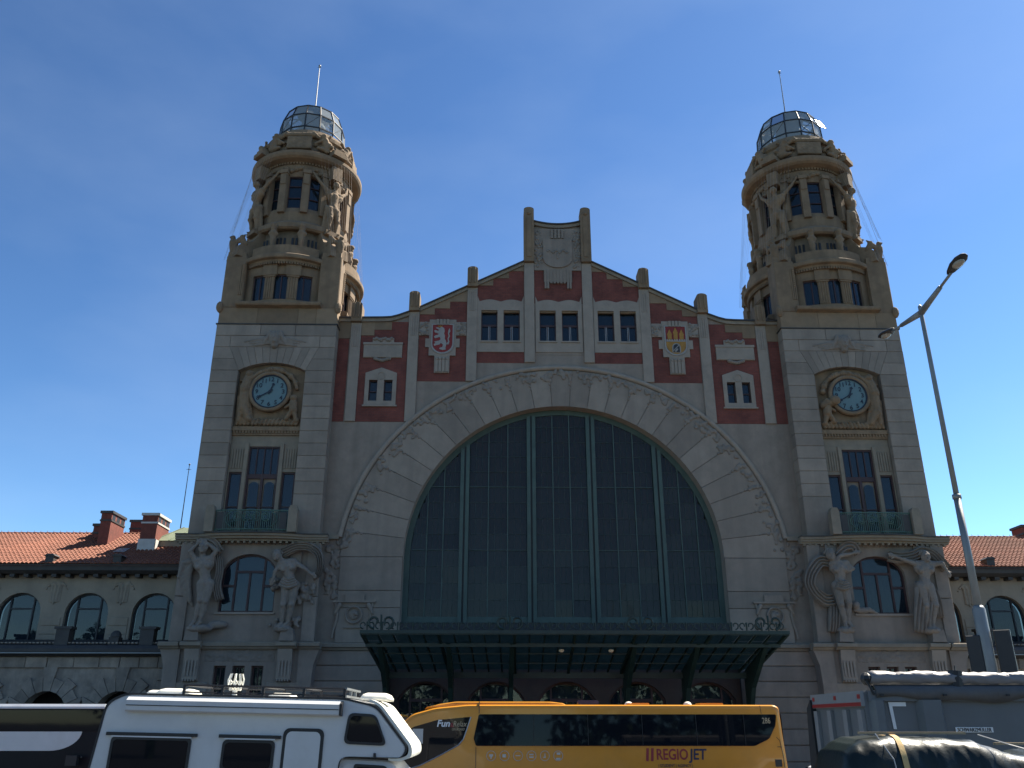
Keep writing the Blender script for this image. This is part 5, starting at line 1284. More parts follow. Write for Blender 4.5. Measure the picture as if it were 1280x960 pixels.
# ------------------------------------------------------------------ side wings
def wing(s_, label, centres, xin, xout):
    t = thing('station_wing', label, 'building', (s_*(xin+xout)/2, 3.0, 0), world_coords=True)
    X = lambda a, b: tuple(sorted((s_*a, s_*b)))
    x0, x1 = X(xin, xout); WY = 3.0
    wins = [arc_top(s_*c-1.17, s_*c+1.17, 6.6, 8.1, 9.2) for c in centres]
    plate_obj('upper_wall', [rect(x0, x1, 6.2, 10.15)]+wins, WY, 0.5, 'wing_plaster', t)
    for c in centres:
        c = s_*c; el = lambda x: 8.1+1.02*math.sqrt(max(0, 1-((x-c)/1.1)**2))
        top = [(c-0.58, 8.42), (c+0.58, 8.42)]+[(c+0.58-0.145*i, el(c+0.58-0.145*i)) for i in range(9)]
        sd = [(c-1.08, 6.7), (c-0.66, 6.7), (c-0.66, el(c-0.66)), (c-0.85, el(c-0.85)), (c-1.0, el(c-1.0)), (c-1.08, 8.1)]
        w = window_unit(t, arc_top(c-1.17, c+1.17, 6.6, 8.1, 9.2), WY+0.22, 'black_iron', [(c-0.66, c-0.58, 6.65, el(c-0.62)), (c+0.58, c+0.66, 6.65, el(c+0.62)), (c-0.58, c+0.58, 8.34, 8.42)], [rect(c-0.58, c+0.58, 6.7, 8.34), top, sd, [(2*c-x, z) for x, z in reversed(sd)]], back_d=0.45)
        cu = MB()
        for k in range(12): cu.box(c-0.57+k*0.095, c-0.51+k*0.095, WY+0.5+0.02*(k % 2), WY+0.52+0.02*(k % 2), 6.7, 8.3)
        cu.obj('curtain', 'curtain', w)
    mids = [(a+b_)/2 for a, b_ in zip(centres, centres[1:])]
    for c in mids:
        b = MB(); c *= s_
        b.box(c-0.3, c+0.3, WY-0.03, WY+0.05, 8.7, 9.8)
        for k in range(3): b.capsule((c-0.25+k*0.2, WY-0.03, 9.55), (c-0.2+k*0.15, WY-0.03, 8.7-0.1*(k == 1)), 0.07, 0.05)
        for q in (-1, 1):
            for k in range(5): b.ball((c+q*(0.15+0.1*k), WY-0.01, 9.65-0.03*k*k+0.06*k), 0.09-0.006*k, 7, 5)
        mk('stucco_drop', blob(b, 'stucco_drop', 0.035, 1), 'wing_plaster', t)
    for z in (7.0, 7.45, 7.9):
        for a, b_ in zip([xin]+[c+1.3 for c in centres], [c-1.3 for c in centres]+[xout]):
            if b_ > a+0.1:
                q0, q1 = X(a, b_); MB().bbox(q0+0.01, q1-0.01, WY-0.04, WY-0.001, z-0.42, z, 0.012).obj('plaster_band', 'wing_plaster', t)
    # eave with brackets
    e_ = MB().prismx([(WY+0.3, 10.15), (WY-0.55, 10.15), (WY-0.75, 10.3), (WY-0.8, 10.62), (WY+0.3, 10.75)], x0, x1).obj('eave', 'dark_sheet', t)
    n = int((x1-x0)/0.75)
    for k in range(n):
        x = x0+0.4+k*0.75; MB().box(x-0.13, x+0.13, WY-0.5, WY-0.001, 9.98, 10.148).obj('eave_bracket', 'dark_sheet', t)
    # tiled roof
    ye, ze, yr, zr = WY-0.85, 10.6, 8.2, 13.45
    deck = MB().add([(x0, ye, ze-0.08), (x1, ye, ze-0.08), (x1, yr, zr-0.08), (x0, yr, zr-0.08), (x1, 14.0, ze), (x0, 14.0, ze)], [(0, 1, 2, 3), (3, 2, 4, 5)])
    roof = deck.obj('roof', 'chimney_brick', t)
    L = math.hypot(yr-ye, zr-ze); dv = Vector((0, (yr-ye)/L, (zr-ze)/L)); nv = Vector((0, -dv.z, dv.y))
    tw, tl = 0.232, 0.34; nr = int(L/tl); nx = int((x1-x0)/tw); tm = MB(); random.seed(9)
    for r_ in range(nr+1):
        for k in range(nx):
            xa = x0+k*tw; o = Vector((xa, ye, ze))+dv*(r_*tl); j = random.uniform(-0.022, 0.022); vs = []
            for end, lift in ((0.0, 0.05), (tl*1.08, 0.012)):
                for u, h in ((0.0, 0.0), (0.25, 0.055), (0.5, 0.075), (0.75, 0.055), (1.0, 0.0)):
                    vs.append(o+Vector((u*tw, 0, 0))+dv*(end+j)+nv*(lift+h))
            tm.add(vs, [(i, i+1, i+6, i+5) for i in range(4)]+[(4, 3, 2, 1, 0)])
    tiles = tm.obj('roof_tiles', 'roof_tile', t); tiles['kind'] = 'stuff'
    rg = MB()
    for k in range(int((x1-x0)/0.4)):
        x = x0+k*0.4; rg.tube((x, yr, zr+0.02), (x+0.42, yr, zr+0.02), 0.13, 0.1, 8); rg.tube((x, yr, zr+0.1), (x, yr, zr+0.22), 0.012, n=4)
    rg.obj('ridge', 'roof_tile', t)
    # ledge between storeys, with posts
    MB().prismx([(WY, 6.75), (0.55, 6.25), (0.45, 6.1), (0.45, 5.95), (0.75, 5.75), (WY, 5.75)], x0, x1).obj('storey_ledge', 'dark_sheet', t)
    rl = MB()
    for k in range(int((x1-x0)/0.2)): rl.box(x0+k*0.2, x0+k*0.2+0.11, 0.9, 1.2, 6.38, 6.45)
    rl.obj('ledge_tiles', 'old_stone', t)
    MB().box(x0, x1, 0.4, 0.5, 5.86, 5.92).obj('gutter', 'steel', t)
    # arcade storey
    acs = [c+0.3 for c in centres]
    ah = [segm_top(s_*c-1.1, s_*c+1.1, 0, 3.2, 4.1) for c in acs]
    plate_obj('arcade_wall', [rect(x0, x1, 0, 5.75)]+ah, 1.0, 0.6, 'old_stone', t)
    MB().box(x0, x1, 2.4, 2.5, 0, 5.7).obj('arcade_back', 'interior', t)
    random.seed(14); xx = x0
    while xx < x1-0.6:
        w_ = random.uniform(0.9, 1.6); MB().bbox(xx+0.012, min(xx+w_, x1)-0.012, 0.9-random.uniform(0, 0.04), 0.999, 5.2, 5.72, 0.03).obj('ashlar_block', 'old_stone', t); xx += w_
    for a, b_ in zip([xin-0.4]+acs, acs+[xout]):
        q0, q1 = X(a+(1.75 if a != xin-0.4 else 0.4), b_-1.75)
        if q1-q0 > 0.15:
            for z in (0.2, 0.75, 1.3, 1.85, 2.4, 2.95, 3.5, 4.05, 4.6): MB().bbox(q0+0.01, q1-0.01, 0.9-random.uniform(0, 0.04), 0.999, z, z+0.53, 0.03).obj('ashlar_block', 'old_stone', t)
    for c in acs:
        c *= s_; hw, zs, zt = 1.1, 3.2, 4.1; rr = (hw*hw+(zt-zs)**2)/(2*(zt-zs)); cz = zt-rr; th = math.asin(min(1, hw/rr))
        for k in range(9):
            u0 = -1+2*k/9; u1 = -1+2*(k+1)/9; ro = rr+(0.85 if k % 2 == 0 else 0.62)+(0.3 if k == 4 else 0)
            f = lambda u, r_, g=0.0: (c+r_*math.sin(th*1.05*u+g), cz+r_*math.cos(th*1.05*u+g))
            MB().prism([f(u0, rr, 0.012), f(u1, rr, -0.012), f(u1, ro, -0.008), f(u0, ro, 0.008)], 0.86, 1.02).obj('voussoir', 'old_stone', t)
    return t, roof
wl, roof_l = wing(-1, 'low station wing with brick chimneys and a green copper hip on its tiled roof', [22.1, 25.72, 29.35, 33.0], 19.9, 37.0)
wr, roof_r = wing(1, 'low station wing with plain tiled roof, seen behind the street lamp pole', [20.75, 24.35, 27.95, 31.6], 19.9, 35.0)
ye, ze, yr, zr = 2.15, 10.6, 8.2, 13.45
rz = lambda y: ze+(zr-ze)*(y-ye)/(yr-ye)
def chimney(t, x, y, w, d, top, base_mat, foot, name='chimney'):
    z0 = rz(y-d/2)-0.3
    b = MB().box(x-w/2, x+w/2, y-d/2, y+d/2, z0, top-0.15)
    c = b.obj(name, 'chimney_brick', t)
    MB().box(x-w/2-0.07, x+w/2+0.07, y-d/2-0.07, y+d/2+0.07, top-0.149, top).box(x-w/2-0.04, x+w/2+0.04, y-d/2-0.04, y+d/2+0.04, top-0.62, top-0.52).obj('chimney_cap', 'dark_sheet' if not foot else 'chimney_render', c)
    if foot: MB().box(x-w/2-0.05, x+w/2+0.05, y-d/2-0.05, y+d/2+0.05, z0, z0+1.0).obj('chimney_foot', 'chimney_render', c)
    for k in range(3):
        yy = y-d/2+d*(k+0.5)/3; MB().box(x+w/2-0.01, x+w/2+0.006, yy-d*0.11, yy+d*0.11, top-0.5, top-0.2).obj('flue_slot', 'black_iron', c)
    return c
chimney(wl, -26.75, 6.6, 0.62, 1.9, 14.35, None, False)
chimney(wl, -27.75, 7.6, 0.7, 0.9, 13.9, None, False)
chimney(wl, -25.9, 9.6, 1.6, 1.2, 14.55, None, False)
chimney(wl, -23.75, 5.6, 0.88, 1.9, 14.0, None, True)
chimney(wr, 30.2, 8.8, 1.2, 1.2, 14.3, None, False)
def vent(t, x):
    y = 2.5; z = rz(y)-0.05; b = MB().box(x-0.22, x+0.22, y-0.3, y+0.25, z-0.1, z+0.34)
    v = b.obj('roof_vent', 'dark_sheet', t)
    MB().prism([(x-0.3, z+0.34), (x+0.3, z+0.34), (x+0.16, z+0.46), (x-0.16, z+0.46)], y-0.36, y+0.3).obj('vent_hood', 'dark_sheet', v)
for x in (-27.85, -24.2): vent(wl, x)
vent(wr, 23.7)
sk = MB(); y = 4.1; z = rz(y)+0.12
sk.add([(-25.35, y, z), (-24.7, y, z), (-24.7, y+0.7, rz(y+0.7)+0.12), (-25.35, y+0.7, rz(y+0.7)+0.12)], [(0, 1, 2, 3)]).obj('skylight', 'steel', wl)
# green copper hip beside the tower
cp_ = MB(); b0 = [(-23.6, 5.2, 12.5), (-20.0, 5.2, 12.5), (-20.0, 11.0, 12.5), (-23.6, 11.0, 12.5)]; t0 = [(-22.5, 6.8, 13.6), (-20.0, 6.8, 13.6), (-20.0, 9.5, 13.6), (-22.5, 9.5, 13.6)]
cp_.add(b0+t0, [(0, 1, 5, 4), (1, 2, 6, 5), (2, 3, 7, 6), (3, 0, 4, 7), (4, 5, 6, 7)])
cpo = cp_.obj('copper_roof', 'patina_roof', wl)
sm_ = MB()
for k in range(5):
    u = k/4; sm_.tube(Vector(b0[0]).lerp(Vector(b0[1]), u)+Vector((0, 0, 0.02)), Vector(t0[0]).lerp(Vector(t0[1]), u)+Vector((0, 0, 0.02)), 0.03, n=5)
sm_.obj('standing_seam', 'patina_roof', cpo)
MB().box(-23.5, -20.0, 5.3, 10.9, 11.2, 12.5).obj('copper_roof_wall', 'wing_plaster', wl)
MB().tube((-22.8, 7.0, 13.6), (-22.8, 7.0, 17.6), 0.035, 0.02, 5).tube((-22.95, 7.0, 17.3), (-22.65, 7.0, 17.3), 0.012, n=4).tube((-22.8, 6.85, 17.3), (-22.8, 7.15, 17.3), 0.012, n=4).ball((-22.8, 7.0, 17.62), 0.06, 6, 5).obj('lightning_rod', 'black_iron', wl)
def ledge_post(t, x, w=0.44, top=7.22):
    MB().box(x-w+0.1, x+w-0.1, 0.85, 1.35, 6.2, top-0.12).box(x-w, x+w, 0.8, 1.4, top-0.125, top).obj('ledge_post', 'dark_sheet', t)
for x in (-30.1, -25.75, -21.45): ledge_post(wl, x)
MB().ball((-23.15, 1.2, 6.75), 0.28, 10, 8, (1, 1, 1.1)).box(-23.4, -22.9, 0.95, 1.45, 6.25, 6.7).obj('ledge_urn', 'dark_sheet', wl)
for x in (21.9, 26.0): ledge_post(wr, x)

# ------------------------------------------------------------------ street lamp and its boards
lx, ly = 6.95, -26.0
lamp = thing('street_lamp', 'tall grey street lamp with two heads on a forked arm', 'street lamp', (lx, ly, 0))
p = MB(); p.lathe([(0.01, 0), (0.14, 0), (0.135, 4.95), (0.1, 5.02), (0.01, 5.02)], n=16); p.obj('pole_base', 'steel', lamp, True)
MB().lathe([(0.01, 4.9), (0.085, 4.9), (0.078, 7.45), (0.01, 7.45)], n=14).obj('pole_middle', 'steel', lamp, True)
MB().lathe([(0.01, 7.4), (0.062, 7.4), (0.05, 12.3), (0.01, 12.35)], n=14).obj('pole_top', 'steel', lamp, True)
MB().lathe([(0.06, 7.4), (0.098, 7.4), (0.098, 7.5), (0.06, 7.5)], n=14).obj('pole_collar', 'steel', lamp, True)
for q in (-1, 1):
    MB().tube((0, 0, 12.12), (0, q*1.05, 12.28), 0.085, 0.055, 10).tube((0, q*1.0, 12.27), (0, q*1.6, 12.36), 0.034, 0.034, 8).obj('arm', 'steel', lamp, True)
    hd = MB(); rings = []
    for yy, w_, h_ in ((1.5, 0.05, 0.045), (1.6, 0.1, 0.075), (1.85, 0.16, 0.1), (2.08, 0.155, 0.095), (2.22, 0.1, 0.06), (2.27, 0.03, 0.025)):
        rings.append([(w_*math.cos(2*math.pi*i/14), q*yy, 12.38+(yy-1.5)*0.12+h_*(math.sin(2*math.pi*i/14) if math.sin(2*math.pi*i/14) > 0 else 0.35*math.sin(2*math.pi*i/14))) for i in range(14)])
    hd.add([v for r_ in rings for v in r_], [(j*14+i, j*14+(i+1) % 14, (j+1)*14+(i+1) % 14, (j+1)*14+i) for j in range(5) for i in range(14)]+[tuple(range(14)), tuple(range(70, 84))])
    h = hd.obj('lamp_head', 'trim_black', lamp, True)
    MB().ball((0, q*1.95, 12.41), 0.135, 14, 8, (0.85, 1.5, 0.55)).obj('lens', 'lamp_glass', h, True)
bd1 = MB().bbox(-0.44, -0.16, -0.06, 0.06, 2.5, 4.4, 0.02).turned(R(-35)).moved(lx+0.03, ly-0.12, 0).obj('sign_board', 'trim_black')
tag(bd1, 'shorter narrow black sign board on the street lamp pole, on the tower side', 'sign', 'sign boards on the lamp pole')
bd2 = MB().bbox(0.2, 0.52, -0.06, 0.06, 2.5, 4.5, 0.02).turned(R(-35)).moved(lx+0.02, ly+0.05, 0).obj('sign_board', 'trim_black')
tag(bd2, 'wider taller black sign board on the street lamp pole, away from the tower', 'sign', 'sign boards on the lamp pole')

# ------------------------------------------------------------------ vehicles
def wheel(parent, x, y, r, w, side=-1, name='wheel'):
    t = MB().lathe([(r*0.58, -w/2), (r*0.95, -w/2), (r, -w/2+0.03), (r, w/2-0.03), (r*0.95, w/2), (r*0.58, w/2)], n=28)
    t.v = [(x+a, y+c, r+b) for a, b, c in t.v]
    o = t.obj(name, 'rubber', parent)
    h = MB().lathe([(0.01, -w*0.3), (r*0.2, -w*0.35), (r*0.3, -w*0.2), (r*0.59, -w*0.42), (r*0.59, w*0.3), (0.01, w*0.3)], n=20)
    h.v = [(x+a, y+c, r+b) for a, b, c in h.v]
    h.obj('rim', 'rim_metal', o); return o
def round_rect(x0, x1, z0, z1, r, n=4):
    P = []
    for cx, cz, a in ((x1-r, z1-r, 0), (x0+r, z1-r, 90), (x0+r, z0+r, 180), (x1-r, z0+r, 270)):
        P += [(cx+r*math.cos(R(a+90*i/n)), cz+r*math.sin(R(a+90*i/n))) for i in range(n+1)]
    return P
def round_poly(P, r, n=4):
    out = []
    for i, p in enumerate(P):
        p = Vector(p); a = Vector(P[i-1]); b = Vector(P[(i+1) % len(P)])
        da, db = (a-p), (b-p); k = min(r, da.length*0.45, db.length*0.45); q0 = p+da.normalized()*k; q1 = p+db.normalized()*k
        for j in range(n+1):
            t = j/n; out.append(tuple(q0*(1-t)**2+p*2*t*(1-t)+q1*t*t))
    return out
def shell(sections, n_close=True):
    """closed skin through a list of equally long loops"""
    b = MB(); m_ = len(sections[0]); vs = [p for s in sections for p in s]
    fs = [(j*m_+i, j*m_+(i+1) % m_, (j+1)*m_+(i+1) % m_, (j+1)*m_+i) for j in range(len(sections)-1) for i in range(m_)]
    if n_close: fs += [tuple(range(m_)), tuple(range((len(sections)-1)*m_, len(sections)*m_))]
    return b.add(vs, fs)
def body_from_profile(P, y0, y1, r=0.12):
    """side profile (x,z) given thickness with rounded long edges"""
    cx = sum(p[0] for p in P)/len(P); cz = sum(p[1] for p in P)/len(P); S = []
    for y, d in ((y0, r), (y0+r*0.3, r*0.3), (y0+r, 0.0), (y1-r, 0.0), (y1-r*0.3, r*0.3), (y1, r)):
        q = scaled(P, d) if d else P; S.append([(x, y, z) for x, z in q])
    return shell(S)

# --- camper van: nose to the right, slightly nose-down
cv = thing('camper_van', 'white camper van with roof rack and alcove cab, parked in the foreground', 'camper van', (-8.2, -27.1, 0), rot=(0, R(1.2), 0))
dx = 8.2
prof = round_poly([(-11.42+dx, 0.55), (-11.18+dx, 2.95), (-10.85+dx, 3.13), (-6.55+dx, 3.13), (-5.92+dx, 3.0), (-5.27+dx, 2.26), (-5.36+dx, 2.08), (-6.55+dx, 2.08), (-6.62+dx, 0.55)], 0.16)
body_from_profile(prof, 0, 2.25, 0.05).obj('body', 'white_paint', cv)
# black edge seam round the side wall
plate_obj('edge_trim', [prof, scaled(prof, 0.034)], -0.012, 0.03, 'trim_black', cv)
fe = round_poly([(-6.15+dx, 3.1), (-5.9+dx, 3.0), (-5.26+dx, 2.27), (-5.27+dx, 2.12), (-5.45+dx, 2.06), (-5.7+dx, 2.06)], 0.1)[3:-3]
fe2 = round_poly([(-6.15+dx, 3.14), (-5.87+dx, 3.05), (-5.2+dx, 2.29), (-5.19+dx, 2.09), (-5.42+dx, 2.01), (-5.7+dx, 2.02)], 0.12)[3:-3]
MB().prism(fe+list(reversed(fe2)), 0.03, 2.22).obj('alcove_cap', 'cream_plastic', cv)
def side_window(P, name='window', mat='trim_black', gl='coach_glass', parent=cv, y=-0.03, fw=0.05):
    f = plate_obj(name, [P, scaled(P, fw)], y, 0.04, mat, parent)
    plate_obj('pane', [scaled(P, fw*0.8)], y+0.012, 0.012, gl, f); return f
w1 = side_window(round_rect(-10.95+dx, -9.42+dx, 1.55, 2.34, 0.07)); w2 = side_window(round_rect(-8.82+dx, -7.82+dx, 1.78, 2.33, 0.09))
for x0, x1 in ((-11.05, -9.32), (-8.9, -7.72)):
    MB().box(x0+dx, x1+dx, -0.06, 0.0, 2.36, 2.42).obj('window_awning_rail', 'trim_black', cv); MB().box(x0+0.1+dx, x1-0.1+dx, -0.055, -0.03, 2.335, 2.36).obj('window_rail_strip', 'camper_trim', cv)
side_window(round_poly([(-6.52+dx, 2.3), (-5.68+dx, 2.28), (-5.93+dx, 2.84), (-6.46+dx, 2.86)], 0.12))
dr = round_rect(-7.68+dx, -6.9+dx, 0.6, 2.56, 0.12)
d_o = plate_obj('door', [scaled(dr, 0.06)], -0.03, 0.03, 'white_paint', cv)
plate_obj('door_seal', [dr, scaled(dr, 0.06)], -0.025, 0.03, 'trim_black', d_o)
MB().box(-7.58+dx, -7.46+dx, -0.06, -0.03, 1.35, 1.43).obj('door_handle', 'trim_black', d_o)
aw_ = MB().prismx([(-0.14, 2.82), (-0.15, 3.0), (-0.06, 3.06), (0.01, 3.06), (0.01, 2.8), (-0.1, 2.79)], -10.74+dx, -6.63+dx).obj('awning_box', 'white_paint', cv)
MB().box(-10.73+dx, -6.64+dx, -0.155, -0.14, 2.9, 2.915).obj('awning_seam', 'trim_black', aw_)
MB().prismx([(-0.15, 2.81), (-0.16, 3.01), (0.0, 3.065), (0.0, 2.79)], -6.63+dx, -6.58+dx).obj('awning_end_cap', 'trim_black', aw_)
rk = MB()
zr_ = 3.30
for y in (0.12, 1.9): rk.path([(-9.75+dx, y, zr_), (-6.6+dx, y, zr_)], 0.022, 6).path([(-9.75+dx, y, 3.17), (-6.6+dx, y, 3.17)], 0.018, 6)
for x in (-9.75, -9.0, -8.2, -7.4, -6.6):
    rk.tube((x+dx, 0.12, zr_), (x+dx, 1.9, zr_), 0.018, n=6)
    for y in (0.12, 1.9): rk.box(x+dx-0.025, x+dx+0.025, y-0.02, y+0.02, 3.05, zr_)
rk.obj('roof_rack', 'trim_black', cv)
MB().box(-6.6+dx, -6.55+dx, 0.1, 1.92, 3.14, 3.18).box(-6.6+dx, -6.55+dx, 0.1, 1.92, 3.28, 3.32).box(-6.6+dx, -6.55+dx, 0.7, 0.76, 3.14, 3.3).box(-6.6+dx, -6.55+dx, 1.3, 1.36, 3.14, 3.3).obj('rack_ladder', 'steel', cv)
def hatch(x, y, w, d, h=0.09):
    S = []
    for z, k in ((3.1, 1.0), (3.15, 1.0), (3.15+h*0.7, 0.85), (3.15+h, 0.6)):
        S.append([(x+dx+px*w*k, y+pz*d*k, z) for px, pz in round_rect(-0.5, 0.5, -0.5, 0.5, 0.15)])
    shell(S).obj('roof_hatch', 'cream_plastic', cv, True)
hatch(-10.0, 0.6, 0.75, 0.7); hatch(-10.5, 0.9, 0.4, 0.5, 0.06); hatch(-6.05, 0.9, 0.62, 0.8, 0.1); hatch(-8.0, 1.0, 0.5, 0.6, 0.06)
an = MB()
for k in range(9):
    a = R(40*k); pts = [(-8.95+dx+0.16*math.cos(a)*f, 0.8+0.16*math.sin(a)*f, 3.34+z) for f, z in ((0.25, -0.1), (0.9, -0.02), (1.0, 0.1), (0.75, 0.22))]
    an.path(pts, 0.013, 4)
    b = R(40*k+40); an.tube((-8.95+dx+0.16*math.cos(a), 0.8+0.16*math.sin(a), 3.44), (-8.95+dx+0.15*math.cos(b), 0.8+0.15*math.sin(b), 3.32), 0.012, n=4)
an.tube((-8.95+dx, 0.8, 3.12), (-8.95+dx, 0.8, 3.26), 0.05, n=8).tube((-8.95+dx-0.12, 0.8, 3.26), (-8.95+dx+0.12, 0.8, 3.26), 0.03, n=6)
an.obj('cage_aerial', 'cream_plastic', cv)
MB().tube((-5.9+dx, -0.03, 2.06), (-5.9+dx, -0.03, 2.15), 0.025, n=6).obj('marker_lamp', 'trim_black', cv)
cab = round_poly([(-6.6+dx, 0.5), (-4.2+dx, 0.5), (-4.05+dx, 1.0), (-4.35+dx, 1.3), (-5.0+dx, 1.42), (-5.6+dx, 2.02), (-6.6+dx, 2.05)], 0.12)
body_from_profile(cab, 0.12, 2.13, 0.1).obj('cab', 'white_paint', cv)
cw = side_window(round_poly([(-6.3+dx, 1.4), (-5.2+dx, 1.4), (-5.7+dx, 1.93), (-6.3+dx, 1.95)], 0.06), y=0.09)
MB().box(-4.1+dx, -4.0+dx, 0.2, 2.05, 0.45, 0.7).obj('bumper', 'trim_black', cv)
for x in (-10.2, -5.0):
    for y in (0.18, 2.07): wheel(cv, x+dx, y, 0.34, 0.22)
MB().box(-11.3+dx, -4.3+dx, 0.3, 1.95, 0.3, 0.56).obj('chassis', 'trim_black', cv)

# --- yellow coach
bus = thing('coach_bus', 'yellow coach bus with dark windows and red and blue lettering before the entrance canopy', 'bus', (-0.4, -14.4, 0))
ox = 0.4
bp = round_poly([(6.12+ox, 0.3), (6.0+ox, 2.2), (5.96+ox, 3.12), (5.8+ox, 3.2), (-4.5+ox, 3.2), (-5.6+ox, 3.1), (-6.35+ox, 2.9), (-6.75+ox, 2.55), (-6.95+ox, 1.4), (-6.85+ox, 0.3)], 0.14, 5)
body_from_profile(bp, 0, 2.5, 0.12).obj('body', 'bus_yellow', bus)
YV = -0.012
sw = round_poly([(-4.12+ox, 2.9), (-4.28+ox, 2.15), (-4.2+ox, 1.93), (5.0+ox, 1.93), (5.5+ox, 2.15), (5.75+ox, 2.55), (5.82+ox, 2.9)], 0.06)
so = plate_obj('side_window', [sw], YV, 0.02, 'coach_glass', bus)
for v in so.data.vertices: v.co.y += 0.045*(v.co.z-2.9)+0.0      # panes lean in towards the roof
for v in so.data.vertices: v.co.y -= 0.0
for x in (-2.3, -0.5, 1.3, 3.1, 4.7): MB().box(x+ox-0.008, x+ox+0.008, YV-0.06, YV, 1.95, 2.89).obj('pane_joint', 'trim_black', so)
fw_ = round_poly([(-4.38+ox, 2.82), (-5.5+ox, 2.72), (-6.3+ox, 2.5), (-6.72+ox, 2.05), (-6.7+ox, 1.15), (-6.0+ox, 1.35), (-4.75+ox, 1.95), (-4.6+ox, 2.15)], 0.05)
fo = plate_obj('driver_window', [fw_], YV, 0.02, 'coach_glass', bus)
edge = [(-4.38, 2.82), (-4.52, 2.4), (-4.62, 2.13), (-4.78, 1.95), (-5.4, 1.63), (-6.0, 1.35), (-6.7, 1.14)]
MB().path([(x+ox, YV-0.004, z) for x, z in edge], 0.018, 5).obj('chrome_strip', 'rim_metal', fo)
MB().box(-6.3+ox, -5.95+ox, YV-0.004, YV-0.001, 2.0, 2.45).obj('sun_visor', 'bus_grey', fo)
wsd = round_poly([(0.15, 1.15), (2.35, 1.15), (2.3, 2.6), (0.2, 2.6)], 0.15)
MB().prismx([(y, z) for y, z in wsd], -6.93+ox, -6.7+ox).obj('windscreen', 'coach_glass', bus)
rw = MB().prismx([(y, z) for y, z in round_poly([(0.2, 2.0), (2.3, 2.0), (2.3, 2.95), (0.2, 2.95)], 0.15)], 5.9+ox, 6.05+ox).obj('rear_window', 'coach_glass', bus)
# roof fairings, hatches, domes
fr_ = round_poly([(-6.0+ox, 3.05), (-5.5+ox, 3.22), (-4.9+ox, 3.3), (-1.7+ox, 3.3), (-1.25+ox, 3.25), (-1.1+ox, 3.12)], 0.1)
body_from_profile(fr_, 0.25, 2.25, 0.08).obj('roof_fairing', 'bus_yellow', bus)
MB().box(-4.12+ox, -4.1+ox, YV-0.004, 0.3, 2.92, 3.3).obj('panel_joint', 'trim_black', bus)
for x0, x1 in ((0.95, 1.7), (3.45, 4.25)):
    MB().prism(round_rect(x0+ox, x1+ox, 3.15, 3.27, 0.04), 0.7, 1.5).obj('roof_hatch', 'bus_yellow', bus)
for x in (1.05, 3.1): MB().ball((x+ox, 1.1, 3.2), 0.15, 14, 8, (1, 1, 0.85)).obj('roof_dome', 'cream_plastic', bus, True)
bd = MB().prism(round_rect(-0.72+ox, -0.02+ox, 3.22, 3.36, 0.06), 0.8, 1.4).box(-0.6+ox, -0.15+ox, 0.9, 1.3, 3.15, 3.22); bd.obj('roof_beacon', 'bus_navy', bus)
# lettering
text('REGIO', 0.46, 1.74+ox, YV-0.002, 1.52, 'bus_red', bus, w=1.03, bold=0.008)
text('JET', 0.46, 2.79+ox, YV-0.002, 1.52, 'bus_navy', bus, w=0.6, bold=0.008, shear=0.08)
for x in (1.42, 1.58): MB().prism([(x+ox-0.04, 1.47), (x+ox+0.04, 1.47), (x+ox+0.07, 1.86), (x+ox-0.01, 1.86)], YV-0.006, YV).obj('logo_bar', 'bus_red', bus)
text('| STUDENT | AGENCY |', 0.13, 1.78+ox, YV-0.002, 1.29, 'bus_navy', bus, w=1.12)
text('286', 0.26, 5.32+ox, YV-0.03, 2.62, 'gold_print', bus, w=0.27)
text('Fun', 0.29, -5.5+ox, YV-0.004, 2.52, 'print_white', fo, w=0.43, shear=0.2, bold=0.008)
text('&', 0.2, -5.06+ox, YV-0.004, 2.5, 'bus_red', fo, w=0.12)
text('Relax', 0.25, -4.96+ox, YV-0.004, 2.52, 'gold_print', fo, w=0.45, shear=0.2)
text('ON BOARD', 0.11, -5.0+ox, YV-0.004, 2.40, 'gold_print', fo, w=0.42, shear=0.2)
ic = MB()
for k in range(6):
    cx = -3.7+k*0.44+ox; ic.path([(cx+0.15*math.cos(R(a)), YV-0.002, 1.63+0.15*math.sin(R(a))) for a in range(0, 360, 24)], 0.009, 4, True)
ic.obj('round_pictogram', 'bus_grey', bus)
g2 = MB()
def icon_bar(k, x0, x1, z0, z1): g2.box(-3.7+k*0.44+ox+x0, -3.7+k*0.44+ox+x1, YV-0.004, YV, 1.63+z0, 1.63+z1)
icon_bar(0, -0.06, 0.06, -0.02, 0.05); icon_bar(0, -0.02, 0.02, -0.09, -0.02); icon_bar(1, -0.07, 0.05, -0.05, 0.05); icon_bar(2, -0.08, 0.08, -0.01, 0.02); icon_bar(3, -0.07, 0.07, -0.06, -0.02); icon_bar(3, -0.07, 0.07, 0.02, 0.06); icon_bar(4, -0.06, 0.03, -0.06, -0.03); icon_bar(4, -0.01, 0.02, -0.03, 0.07); icon_bar(5, -0.05, 0.07, 0.03, 0.1); icon_bar(5, -0.07, 0.07, -0.12, -0.06)
g2.obj('pictogram_mark', 'bus_grey', bus)
MB().box(5.63+ox, 5.85+ox, YV, 0.0, 1.3, 1.52).obj('filler_flap', 'trim_black', bus)
for P in ([(5.75, 2.2), (5.85, 2.1), (5.92, 1.6), (5.95, 0.6)], [(-4.2, 1.9), (-4.2, 0.5)], [(5.3, 3.18), (5.32, 2.92)], [(5.75, 1.9), (5.9, 1.9)]):
    MB().path([(x+ox, YV, z) for x, z in P], 0.008, 4).obj('panel_joint', 'trim_black', bus)
for x0, x1 in ((-3.4, -1.5), (-1.45, 0.5), (0.55, 2.5)): plate_obj('luggage_flap', [round_rect(x0+ox, x1+ox, 0.45, 1.1, 0.05)], -0.015, 0.02, 'bus_yellow', bus)
